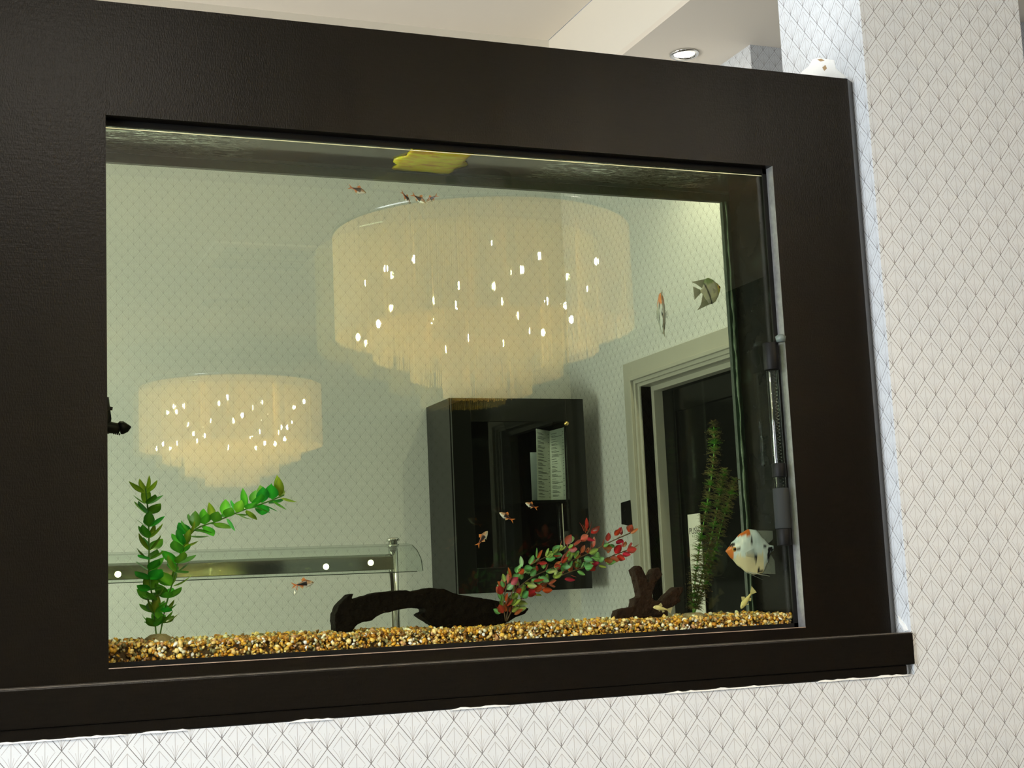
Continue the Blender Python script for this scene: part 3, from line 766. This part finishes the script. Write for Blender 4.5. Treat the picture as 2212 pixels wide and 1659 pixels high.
# ---------------------------------------------------------------- fish
def interp(tab, t_):
    for (a, va), (b, vb) in zip(tab, tab[1:]):
        if t_ <= b:
            s = (t_-a)/(b-a); s = s*s*(3-2*s)*.5+s*.5; return va+(vb-va)*s
    return tab[-1][1]
def body_mesh(name, top_, bot, th, colfn, n=30, seg=16):
    """nose at x=+.5, tail root at -.5"""
    bm = bmesh.new(); prev = None
    for i in range(n+1):
        t_ = i/n; x = .5-t_; zt, zb = interp(top_, t_), interp(bot, t_); c = (zt+zb)/2; hh_ = (zt-zb)/2; w_ = interp(th, t_)
        ring = []
        for k in range(seg):
            a = 2*math.pi*k/seg; ca_, sa = math.cos(a), math.sin(a)
            ring.append(bm.verts.new((x, w_*.5*math.copysign(abs(ca_)**.9, ca_), c+hh_*sa)))
        if prev:
            for k in range(seg): bm.faces.new((prev[k], prev[(k+1) % seg], ring[(k+1) % seg], ring[k]))
        else: bm.faces.new(ring)
        prev = ring
    bm.faces.new(prev)
    bmesh.ops.recalc_face_normals(bm, faces=bm.faces[:])
    me = bpy.data.meshes.new(name); bm.to_mesh(me); bm.free(); me.materials.append(M['fish'])
    setcol(me, colfn); me.polygons.foreach_set('use_smooth', [True]*len(me.polygons)); return me
def fin_mesh(name, root0, root1, tip0, tip1, colr, colt, mat, y=0, bend=0, thick=.006, nr=9, jag=.02, yt=0):
    """sheet between root line and tip line with rays"""
    bm = bmesh.new(); g_ = []
    for i in range(nr):
        u = i/(nr-1); a = Vector((root0[0]*(1-u)+root1[0]*u, y, root0[1]*(1-u)+root1[1]*u))
        b = Vector((tip0[0]*(1-u)+tip1[0]*u, y+yt, tip0[1]*(1-u)+tip1[1]*u))
        if i % 2 and nr > 4: b = b+(a-b)*jag
        mid = (a+b)/2+Vector((0, bend, 0)); g_.append([a, (a+mid)/2, mid, (mid+b)/2, b])
    lay = []
    for sg in (-1, 1):
        lay.append([[bm.verts.new(p+Vector((0, sg*thick*(1-.8*j/4)*(.6+.4*(i % 2)), 0))) for j, p in enumerate(r_)] for i, r_ in enumerate(g_)])
    for L_ in lay:
        for i in range(nr-1):
            for j in range(4): bm.faces.new((L_[i][j], L_[i+1][j], L_[i+1][j+1], L_[i][j+1]))
    for i in (0, nr-1):
        for j in range(4): bm.faces.new((lay[0][i][j], lay[0][i][j+1], lay[1][i][j+1], lay[1][i][j]))
    for j in (0, 4):
        for i in range(nr-1): bm.faces.new((lay[0][i][j], lay[1][i][j], lay[1][i+1][j], lay[0][i+1][j]))
    bmesh.ops.recalc_face_normals(bm, faces=bm.faces[:])
    me = bpy.data.meshes.new(name); bm.to_mesh(me); bm.free(); me.materials.append(mat)
    R0 = Vector(((root0[0]+root1[0])/2, y, (root0[1]+root1[1])/2)); mxl = max((v.co-R0).length for v in me.vertices)
    setcol(me, lambda co: tuple(colr[k]*(1-(co-R0).length/mxl)+colt[k]*(co-R0).length/mxl for k in range(3)))
    return me
def eye_mesh(x, y, z, r, ring=(.7, .6, .35)):
    bm = bmesh.new()
    bmesh.ops.create_uvsphere(bm, u_segments=12, v_segments=8, radius=r, matrix=Matrix.Translation((x, y, z)) @ Matrix.Diagonal((1, .5, 1, 1)))
    me = bpy.data.meshes.new('eye'); bm.to_mesh(me); bm.free(); me.materials.append(M['fish'])
    setcol(me, lambda co: (.005, .005, .005) if math.hypot(co.x-x, co.z-z) < r*.62 else ring)
    me.polygons.foreach_set('use_smooth', [True]*len(me.polygons)); return me
def fish(name, parts, label, cat, group, nose, tail, Y, hs=1, yaw=0, L=None, dy=0):
    """nose/tail are photo pixels on plane Y; yaw turns the fish out of that plane keeping its outline length"""
    a, b = at(*nose, Y), at(*tail, Y); c = (a+b)/2; d_ = a-b
    if L is None: L = d_.length/max(.2, math.cos(yaw))
    if yaw:
        d_ = Vector((d_.x, 0, d_.z)).normalized()*math.cos(yaw)+Vector((0, math.sin(yaw), 0))
    d_.normalize(); side = Vector((0, 0, 1)).cross(d_).normalized(); up_ = d_.cross(side)
    e = empty(name, c, label, cat, group)
    e.matrix_world = Matrix.Translation(c) @ Matrix(((d_.x, side.x, up_.x, 0), (d_.y, side.y, up_.y, 0), (d_.z, side.z, up_.z, 0), (0, 0, 0, 1))) @ Matrix.Diagonal((L, L, L*hs, 1))
    for nm, me in parts:
        o = bpy.data.objects.new(nm, me); COL.objects.link(o); o.parent = e
    return e
# harlequin rasbora
def ras_col(co):
    x, z = co.x, co.z
    if -.5 < x < .10 and abs(z+.0-.02) < .03+.16*max(0, (x+.42)/.52) and z > -.02-.26*(x+.42): 
        if z < .10+.05*x: return (.012, .008, .012)
    if z > .10: return (.20, .07, .03)
    if x < -.1: return (.50, .13, .04)
    if z < -.02: return (.55, .53, .50)
    return (.30, .17, .10)
RB = body_mesh('body', [(0, .0), (.06, .07), (.2, .14), (.42, .215), (.6, .17), (.8, .085), (1, .055)], [(0, -.03), (.06, -.07), (.2, -.15), (.42, -.21), (.6, -.16), (.8, -.07), (1, -.035)], [(0, .03), (.12, .12), (.4, .17), (.7, .10), (1, .03)], ras_col, 24, 14)
OR, ORT = (.60, .16, .03), (.75, .35, .12)
RAS = [('body', RB), ('eye', eye_mesh(.37, .055, .02, .042)), ('eye', eye_mesh(.37, -.055, .02, .042)),
       ('dorsal_fin', fin_mesh('dorsal_fin', (.10, .19), (-.10, .13), (-.03, .36), (-.19, .23), OR, ORT, M['fin'])),
       ('tail_fin', fin_mesh('tail_fin', (-.49, .05), (-.49, .0), (-.78, .20), (-.62, .02), OR, ORT, M['fin'], nr=5)),
       ('tail_fin', fin_mesh('tail_fin', (-.49, .02), (-.49, -.03), (-.62, .0), (-.78, -.18), OR, ORT, M['fin'], nr=5)),
       ('anal_fin', fin_mesh('anal_fin', (-.08, -.14), (-.28, -.06), (-.14, -.27), (-.30, -.12), ORT, (.6, .5, .35), M['fin'])),
       ('pelvic_fin', fin_mesh('pelvic_fin', (.10, -.19), (.03, -.18), (.03, -.28), (-.01, -.26), (.6, .5, .4), (.6, .55, .45), M['finclear'], nr=4))]
G = 'harlequin rasboras in the tank'
def ras(label, nose, tail, Y, **k): return fish('rasbora', RAS, label, 'fish', G, nose, tail, Y, **k)
ras('small orange fish with black wedge, alone under the chrome rail left of the driftwood', (678, 1258), (639, 1264), .07)
ras('small fish nearest the left among those swimming just under the surface', (791, 417), (760, 406), .08)
ras('small fish diving between its mates near the surface, second from the left', (889, 438), (868, 420), .09, yaw=.5)
ras('small fish with tail fanned, third from the left near the surface', (914, 438), (900, 424), .10, yaw=-.5, L=.026)
ras('small fish facing left, rightmost of the group near the surface', (921, 436), (941, 424), .07)
ras('small fish swimming up left just below the menu paper in the display case', (1135, 1086), (1156, 1096), .08)
ras('small fish slanting down right in front of the display case glass', (1079, 1107), (1104, 1122), .08)
ras('small fish with nose up, lowest of the three before the display case', (1053, 1147), (1035, 1174), .08)
ras('tiny fish seen nearly head on below the tail of the lone orange fish', (638, 1283), (641, 1266), .085, yaw=.6, L=.02)

# angelfish meshes
def angel_body(colfn):
    return body_mesh('body', [(0, .01), (.07, .07), (.15, .16), (.35, .31), (.5, .37), (.66, .35), (.8, .19), (.92, .06), (1, .045)],
                     [(0, -.02), (.1, -.14), (.25, -.30), (.4, -.41), (.55, -.46), (.72, -.44), (.84, -.27), (.94, -.07), (1, -.045)],
                     [(0, .03), (.12, .12), (.35, .18), (.7, .12), (1, .03)], colfn, 44, 28)
def blob(co, x, z, rx, rz): return ((co.x-x)/rx)**2+((co.z-z)/rz)**2 < 1
def col_A(co):
    n_ = mnoise.noise(Vector((co.x*9, co.y*5, co.z*9)))*.5+mnoise.noise(Vector((co.x*25, co.y*15, co.z*25)))*.3
    for b in ((.37, .10, .05, .035), (.27, .02, .03, .05), (-.02, .16, .022, .06), (-.30, .04, .035, .045), (-.07, -.17, .028, .08), (-.13, -.27, .02, .03), (-.42, -.02, .06, .05), (-.15, -.39, .08, .03), (-.37, -.14, .05, .09)):
        if blob(co, *b): return (.008, .008, .01)
    if co.x > .38: return (.55, .16, .03)
    if co.z > .24+n_*.06 and co.x > -.02: return (.55, .14, .02)
    if co.z < -.1+n_*.2 and co.x > -.25: return (.66, .60, .42)
    return (.60+.3*n_, .70+.3*n_, .76+.3*n_)
def col_B(co):
    n_ = mnoise.noise(Vector((co.x*7, co.y*5, co.z*7)))
    if abs(co.x+.22+.25*co.z) < .028: return (.01, .015, .01)
    if abs(co.x-.36+.2*(co.z-.05)) < .022 and co.z > -.02: return (.02, .03, .01)
    if co.x > .25: return (.40, .42, .10)
    if co.z > .2: return (.16, .24, .10)
    return (.36+.1*n_, .38+.1*n_, .28)
def col_C(co):
    n_ = mnoise.noise(Vector((co.x*12, co.y*9, co.z*5)))
    if co.z > .13+.05*n_: return (.55, .15, .03)
    if n_ > .22: return (.01, .01, .012)
    return (.42, .43, .42)
CL, CLT = (.45, .48, .46), (.30, .33, .33)
def angel(bodycol, finr, fint, ds=1.0, matf=None):
    mf = matf or M['finclear']
    b = angel_body(bodycol)
    return [('body', b), ('eye', eye_mesh(.36, .062, .02, .045, (.6, .3, .05))), ('eye', eye_mesh(.36, -.062, .02, .045, (.6, .3, .05))),
            ('dorsal_fin', fin_mesh('dorsal_fin', (-.02, .35), (-.40, .09), (-.64*ds-.1, .30+.3*(ds-1)), (-.60, .24), finr, fint, mf, nr=11)),
            ('anal_fin', fin_mesh('anal_fin', (-.12, -.44), (-.42, -.10), (-.76*ds, -.50-.40*(ds-1)), (-.62, -.43), finr, fint, mf, nr=11)),
            ('tail_fin', fin_mesh('tail_fin', (-.48, .045), (-.48, -.045), (-.80, .20), (-.86, -.22), finr, fint, mf, nr=11)),
            ('pelvic_fin', fin_mesh('pelvic_fin', (.12, -.39), (.07, -.42), (-.34, -.50), (-.35, -.505), (.7, .72, .72), (.6, .6, .6), M['fin'], nr=3, y=.04)),
            ('pelvic_fin', fin_mesh('pelvic_fin', (.12, -.39), (.07, -.42), (-.24, -.56), (-.25, -.565), (.7, .72, .72), (.6, .6, .6), M['fin'], nr=3, y=-.04)),
            ('pectoral_fin', fin_mesh('pectoral_fin', (.16, -.06), (.15, -.12), (-.02, .02), (-.03, -.16), CL, CLT, M['finclear'], nr=6, y=.085, yt=.03)),
            ('pectoral_fin', fin_mesh('pectoral_fin', (.16, -.06), (.15, -.12), (-.02, .02), (-.03, -.16), CL, CLT, M['finclear'], nr=6, y=-.085, yt=-.03))]
AG = 'angelfish in the tank'
fish('angelfish', angel(col_A, CL, CLT), 'white angelfish with orange face and black blotches at the right end', 'fish', AG, (1568, 1190), (1671, 1184), .085)
Bp = angel(col_B, (.16, .18, .10), (.40, .40, .30), 1.15, M['fin'])
fish('angelfish', Bp, 'silver green striped angelfish by the dark back corner of the tank', 'fish', AG, (1562, 618), (1507, 632), .085, hs=.98, yaw=.35)
Cp = angel(col_C, (.35, .30, .22), (.45, .45, .36), 1.25, M['fin'])
fish('angelfish', Cp, 'orange topped grey and black angelfish turned away, above the door casing', 'fish', AG, (1443, 668), (1415, 676), .09, yaw=1.12, L=.088, hs=1.05)
def col_P(co): return (.70, .60, .28) if co.z > -.1 else (.8, .74, .5)
PB = body_mesh('body', [(0, .0), (.08, .09), (.3, .17), (.6, .13), (.85, .07), (1, .05)], [(0, -.05), (.08, -.10), (.3, -.14), (.6, -.12), (.85, -.06), (1, -.04)], [(0, .04), (.15, .15), (.4, .19), (.7, .12), (1, .04)], col_P, 22, 14)
PC, PCT = (.75, .66, .35), (.8, .74, .5)
PALE = [('body', PB), ('eye', eye_mesh(.37, .06, .03, .03)), ('eye', eye_mesh(.37, -.06, .03, .03)),
        ('dorsal_fin', fin_mesh('dorsal_fin', (.18, .15), (-.08, .13), (.0, .36), (-.14, .2), PC, PCT, M['fin'])),
        ('tail_fin', fin_mesh('tail_fin', (-.49, .05), (-.49, -.04), (-.86, .24), (-.80, -.22), PC, PCT, M['fin'])),
        ('anal_fin', fin_mesh('anal_fin', (-.12, -.11), (-.3, -.08), (-.2, -.24), (-.34, -.16), PC, PCT, M['fin'])),
        ('pectoral_fin', fin_mesh('pectoral_fin', (.2, -.06), (.15, -.1), (.08, -.22), (0, -.18), PC, PCT, M['fin'], y=.07, yt=.03, nr=5))]
fish('pale_catfish', PALE, 'pale yellow fish nosing down into the gravel below the white angelfish', 'fish', None, (1600, 1314), (1622, 1283), .10)
fish('pale_catfish', PALE, 'bright yellow fish lying in front of the reddish driftwood stump', 'fish', None, (1411, 1311), (1441, 1317), .065)

# ---------------------------------------------------------------- display case with menu
CX0, CX1, CY0, CY1, CZ0, CZ1 = 1.708, 2.300, 3.265, 3.578, .085, .876
dc = empty('menu_display_case', ((CX0+CX1)/2, 3.42, CZ0), 'tall black glass fronted menu display case mounted on the far wall', 'display case')
t_ = .02
obj('carcass', B((CX0, CX0+t_, CY0+.02, CY1, CZ0, CZ1), (CX1-t_, CX1, CY0+.02, CY1, CZ0, CZ1), (CX0+t_, CX1-t_, CY0+.02, CY1, CZ1-t_, CZ1),
                 (CX0+t_, CX1-t_, CY0+.02, CY1, CZ0, CZ0+t_), (CX0+t_, CX1-t_, CY1-.02, CY1, CZ0+t_, CZ1-t_)), M['black_gloss'], dc, bevel=.002)
dr = obj('door', ring_panel(CY0, CY0+.018, CX0+.003, CX1-.003, CZ0, CZ1-.003, CX0+.085, CX1-.085, CZ0+.10, CZ1-.10), M['black_gloss'], dc, bevel=.0015)
dp = obj('door_pane', B((CX0+.08, CX1-.08, CY0+.004, CY0+.007, CZ0+.09, CZ1-.09)), glass('case_glass', (.78, .82, .80), .035), dr)
bm = bmesh.new(); k_ = at(1223, 915, CY0); lathe(bm, (k_.x, CY0-.006, k_.z), [(0, -.004), (.008, -.004), (.010, .006)], 14, 'y'); obj('lock', bm, M['brass'], dr, True)
hA, hB = at(1214, 1088, CY0-.01), at(1219, 1182, CY0-.01)
bm = bmesh.new(); tube(bm, [hA, hB], .003, 8); obj('handle', bm, M['chrome'], dr)
spot('menu_fill', ((CX0+CX1)/2+.05, CY0+.03, CZ1-.03), (CX1-.2, CY0+.08, .5), 2.2, (1, .97, .9), 75, .6, .02)  # added unseen spot that brightens the menu
# menu leaflet
Ym = 3.33
mn = empty('menu', at(1190, 1082, Ym), 'white folded menu sheet with two columns of print in the display case', 'menu')
m0, m1, m2 = at(1158, 926, Ym), at(1187, 931, Ym+.03), at(1218, 923, Ym)
n0, n1, n2 = at(1161, 1081, Ym), at(1191, 1082, Ym+.03), at(1223, 1082, Ym)
def page(nm, a, b, c_, d_):
    bm = bmesh.new(); v = [bm.verts.new(p) for p in (a, b, c_, d_)]; v2 = [bm.verts.new(p+Vector((0, .001, 0))) for p in (a, b, c_, d_)]
    bm.faces.new(v); bm.faces.new(v2[::-1])
    for i in range(4): bm.faces.new((v[i], v2[i], v2[(i+1) % 4], v[(i+1) % 4]))
    return obj(nm, bm, M['paperwhite'], mn)
page('page', n0, n1, m1, m0); page('page', n1, n2, m2, m1)
bm = bmesh.new()
for (tl_, tr_, bl_, br_) in ((m0, m1, n0, n1), (m1, m2, n1, n2)):
    def uvp(u, v): return (tl_*(1-u)+tr_*u)*(1-v)+(bl_*(1-u)+br_*u)*v+Vector((0, -.0008, 0))
    v = .05
    while v < .96:
        blk = rnd.choice((1, 2, 3))
        for i in range(blk):
            e = rnd.uniform(.35, .75) if i else rnd.uniform(.22, .45)
            if v < .96:
                bm.faces.new([bm.verts.new(uvp(*q_)) for q_ in ((.1, v), (.1+e, v), (.1+e, v+.006), (.1, v+.006))])
                if i == 0: bm.faces.new([bm.verts.new(uvp(*q_)) for q_ in ((.86, v), (.93, v), (.93, v+.007), (.86, v+.007))])
            v += .0155
        v += .018
obj('print', bm, M['ink'], mn)
s0, s1 = at(1145, 977, 3.37), at(1175, 1083, 3.37)
sh = obj('grey_sheet', B((s0.x, s1.x, 3.37, 3.372, s1.z, s0.z)), M['papergrey']); tag(sh, 'grey sheet standing behind the left edge of the menu in the display case', 'sheet')
lg = obj('case_ledge', B((CX0+t_, CX1-t_, 3.30, CY1-.02, n0.z-.012, n0.z-.001)), M['black_gloss'], dc)

# ---------------------------------------------------------------- buffet screen with chrome gantry
Yc = 2.62
bs_ = empty('buffet_screen', at(850, 1358, Yc), 'chrome post and gantry beam with curved glass screen standing in the far room', 'buffet screen')
pc = at(851, 1262, Yc); pt_ = at(850, 1168, Yc)
bm = bmesh.new(); lathe(bm, (pc.x, Yc, 0), [(0, FLOOR+.5), (.0165, FLOOR+.5), (.0165, pt_.z), (0, pt_.z)], 24); obj('post', bm, M['chrome'], bs_, True)
bm = bmesh.new(); lathe(bm, (pc.x, Yc, pt_.z), [(0, -.002), (.023, -.002), (.024, .004), (.020, .009), (.010, .012), (0, .013)], 24); obj('post_cap', bm, M['chrome'], bs_, True)
bm = bmesh.new(); lathe(bm, (pc.x, Yc, pt_.z-.018), [(.0165, -.006), (.021, -.006), (.021, .006), (.0165, .006)], 24); obj('collar', bm, M['chrome'], bs_, True)
z0, z1 = at(560, 1207, Yc).z, at(560, 1242, Yc).z
xl = -.6
bm = bmesh.new(); prism(bm, [(Yc-.055, z1), (Yc+.03, z1), (Yc+.03, z0), (Yc-.03, z0), (Yc-.05, z0-.008)], xl, pc.x-.014, 'x')
obj('gantry_beam', bm, plain('brushed_chrome', (.36, .36, .33), .08, 1), bs_, bevel=.002)
for px_l in (255, 705, 802):  # glowing discs stand in for lights reflected in the chrome beam
    p = at(px_l, 1212, Yc-.06)
    bm = bmesh.new(); lathe(bm, (p.x, Yc-.056, z1+(.018 if px_l != 802 else .026)), [(0, -.003), (.007, -.003), (.010, .002)], 16, 'y')
    obj('glow_disc', bm, emit('gantry_glint', (1, .9, .6), 14), bs_)
zt, zl = at(560, 1184, Yc-.1).z, at(560, 1246, Yc-.2).z
prof = [(Yc+.05, zt+.002), (Yc-.03, zt+.001), (Yc-.09, zt-.006), (Yc-.14, zt-.025), (Yc-.18, zt-.055), (Yc-.195, zl)]
bm = bmesh.new(); prism(bm, [(y, z+.003) for y, z in prof]+[(y, z-.003) for y, z in prof[::-1]], xl, at(893, 1200, Yc-.1).x, 'x')
obj('curved_pane', bm, M['clear'], bs_)
bm = bmesh.new(); tube(bm, [(xl, Yc-.195, zl-.002), (at(901, 1231, Yc-.195).x, Yc-.195, zl-.002)], .0016, 6); obj('pane_edge', bm, M['silicone'], bs_)
bm = bmesh.new(); xe = at(893, 1200, Yc-.1).x+.001; tube(bm, [(xe, y, z) for y, z in prof[2:]], .0014, 6); obj('pane_edge', bm, M['silicone'], bs_)

# ---------------------------------------------------------------- dining room things seen as reflections
bulbm = emit('bulb_glow', (1, .87, .62), 3300)
strand = NT('crystal_strands')
gl = strand.n('ShaderNodeBsdfGlossy'); gl.inputs[0].default_value = (1, .85, .55, 1); gl.inputs[1].default_value = .25
tl = strand.n('ShaderNodeBsdfTranslucent'); tl.inputs[0].default_value = (.97, .84, .38, 1)
df = strand.n('ShaderNodeBsdfDiffuse'); df.inputs[0].default_value = (.97, .84, .38, 1)
m1_ = strand.n('ShaderNodeMixShader'); m1_.inputs[0].default_value = .5; strand.l(tl.outputs[0], m1_.inputs[1]); strand.l(df.outputs[0], m1_.inputs[2])
m2_ = strand.n('ShaderNodeMixShader'); m2_.inputs[0].default_value = .15; strand.l(m1_.outputs[0], m2_.inputs[1]); strand.l(gl.outputs[0], m2_.inputs[2])
strand.l(m2_.outputs[0], strand.out.inputs[0])
STM = {}
def chandelier(c, Rr, ztop, zb, label):
    ch = empty('strand_chandelier', (c[0], c[1], ztop), label, 'chandelier', 'chandeliers reflected in the tank glass')
    ratios = [1, .755, .51, .295]
    for k, (r, z) in enumerate(zip(ratios, zb)):
        rr = Rr*r; n = int(rr*2*math.pi/(.0062, .009, .009, .0075)[k]); bm = bmesh.new(); r3 = random.Random(k)
        for i in range(n):
            if r3.random() < .08: continue
            a = 2*math.pi*i/n+r3.uniform(-.002, .002); x, y = c[0]+math.cos(a)*rr, c[1]+math.sin(a)*rr; w_ = r3.uniform(.0018, .0031)
            tx, ty = -math.sin(a)*w_, math.cos(a)*w_; zz = z+r3.uniform(-.004, .004)
            vs4 = [bm.verts.new(p) for p in ((x-tx, y-ty, zz), (x+tx, y+ty, zz), (x+tx, y+ty, ztop), (x-tx, y-ty, ztop))]; bm.faces.new(vs4)
            o1 = bm.verts.new((x+math.cos(a)*.002, y+math.sin(a)*.002, zz)); o2 = bm.verts.new((x+math.cos(a)*.002, y+math.sin(a)*.002, ztop))
            bm.faces.new((vs4[1], o1, o2, vs4[2])); bm.faces.new((o1, vs4[0], vs4[3], o2))
        o = obj('strand_tier', bm, strand.m, ch); o['kind'] = 'stuff'
    bm = bmesh.new(); lathe(bm, (c[0], c[1], ztop), [(0, .012), (Rr*1.0, .012), (Rr*1.01, .006), (Rr*1.01, -.014), (Rr*.985, -.014), (Rr*.985, .0), (0, .0)], 64); obj('top_plate', bm, M['chrome'], ch, True)
    bm = bmesh.new(); lathe(bm, (c[0], c[1], ztop+.012), [(.12, 0), (.12, ZC-ztop-.012)], 32); obj('canopy', bm, M['chrome'], ch, True)
    r3 = random.Random(11)
    bmb = bmesh.new(); bmesh.ops.create_uvsphere(bmb, u_segments=8, v_segments=6, radius=1)
    meb = bpy.data.meshes.new('bulb'); bmb.to_mesh(meb); bmb.free(); meb.materials.append(bulbm)
    for k in range(22):
        a = 2.4*k; rad_ = Rr*(.2+.62*math.sqrt((k+.5)/22)); z = ztop-(.10 if k % 3 == 0 else .2 if k % 3 == 1 else .30)-r3.uniform(0, .05)
        z = max(z, ztop-.42)
        o = bpy.data.objects.new('bulb', meb); COL.objects.link(o); o.parent = ch
        o.location = (math.cos(a)*rad_, math.sin(a)*rad_, z-ztop); o.scale = (.0075, .0075, .014)
    return ch
D1, D2 = 4.8, 8.6
zbs = []
cy1 = D1+CP.y; cy2 = D2+CP.y
c1_ = refl(1050, 760, cy1); c2_ = refl(500, 900, cy2)
R1 = (at(1347, 700, cy1)-at(1050, 700, cy1)).length*.97
ztop = (at(754, 470, cy1).z+at(341, 842, cy2).z)/2
zb = [(at(754, 689, cy1).z+at(341, 985, cy2).z)/2, (at(826, 740, cy1).z+at(381, 1012, cy2).z)/2, (at(894, 790, cy1).z+at(421, 1040, cy2).z)/2, (at(952, 829, cy1).z+at(456, 1063, cy2).z)/2]
print('chandelier', c1_, c2_, R1, ztop, zb, (at(657, 900, cy2)-at(500, 900, cy2)).length)
chandelier(c1_, R1, ztop, zb, 'large tiered strand chandelier reflected in the upper middle of the tank glass')
chandelier(c2_, R1, ztop, zb, 'tiered strand chandelier reflected smaller at the left of the tank glass')
# vents on the dining room ceiling
def refl_ceiling(px, py):
    d_ = ray(px, py); s = (ZC-CP.z)/d_.z; p = CP+d_*s; return Vector((p.x, 2*YG-p.y, ZC))
vc = refl_ceiling(570, 556)
v = empty('ceiling_vent', vc, 'square ceiling vent faintly reflected between the two chandeliers', 'vent')
obj('vent_frame', ring_panel(0, .01, -.26, .26, -.26, .26, -.2, .2, -.2, .2), M['paint'], v)
for o in v.children:
    o.rotation_euler = (math.pi/2, 0, 0); o.location = (0, 0, -.006)
for k in range(7): obj('slat', B((vc.x-.2, vc.x+.2, vc.y-.18+k*.06-.008, vc.y-.18+k*.06+.008, ZC-.012, ZC-.002)), M['casing'], v)
obj('vent_back', B((vc.x-.2, vc.x+.2, vc.y-.2, vc.y+.2, ZC-.002, ZC-.0005)), plain('vent_grey', (.30, .28, .24), .8), v)
sc2 = refl_ceiling(492, 655)
bm = bmesh.new(); lathe(bm, sc2, [(0, -.012), (.10, -.012), (.12, -.008), (.13, 0)], 32)
tag(obj('round_ceiling_speaker', bm, M['casing'], None, True), 'round ceiling speaker faintly reflected above the left chandelier', 'speaker')
# dining room downlights whose glow shows on the satin frame
for i, (px, py, en) in enumerate(((115, 165, 30), (1480, 275, 22), (150, 420, 10))):
    p = refl_ceiling(px, py); p.y = 2*0-(2*YG-p.y)*1.0 if False else p.y
    e = empty('dining_downlight', p, ['recessed dining room downlight whose glow shows at the upper left of the frame',
                                      'recessed dining room downlight whose glow shows above the right of the tank',
                                      'recessed dining room downlight whose faint glow shows left of the tank'][i], 'downlight', 'dining room downlights')
    bm = bmesh.new(); lathe(bm, p, [(.04, 0), (.055, -.001), (.055, -.006), (.04, -.006), (.04, 0)], 24); obj('trim_ring', bm, M['chrome'], e, True)
    bm = bmesh.new(); lathe(bm, p, [(0, -.003), (.04, -.003)], 20); obj('glow_disc', bm, emit('lamp_glow', (1, .92, .80), 1300*en/30), e)
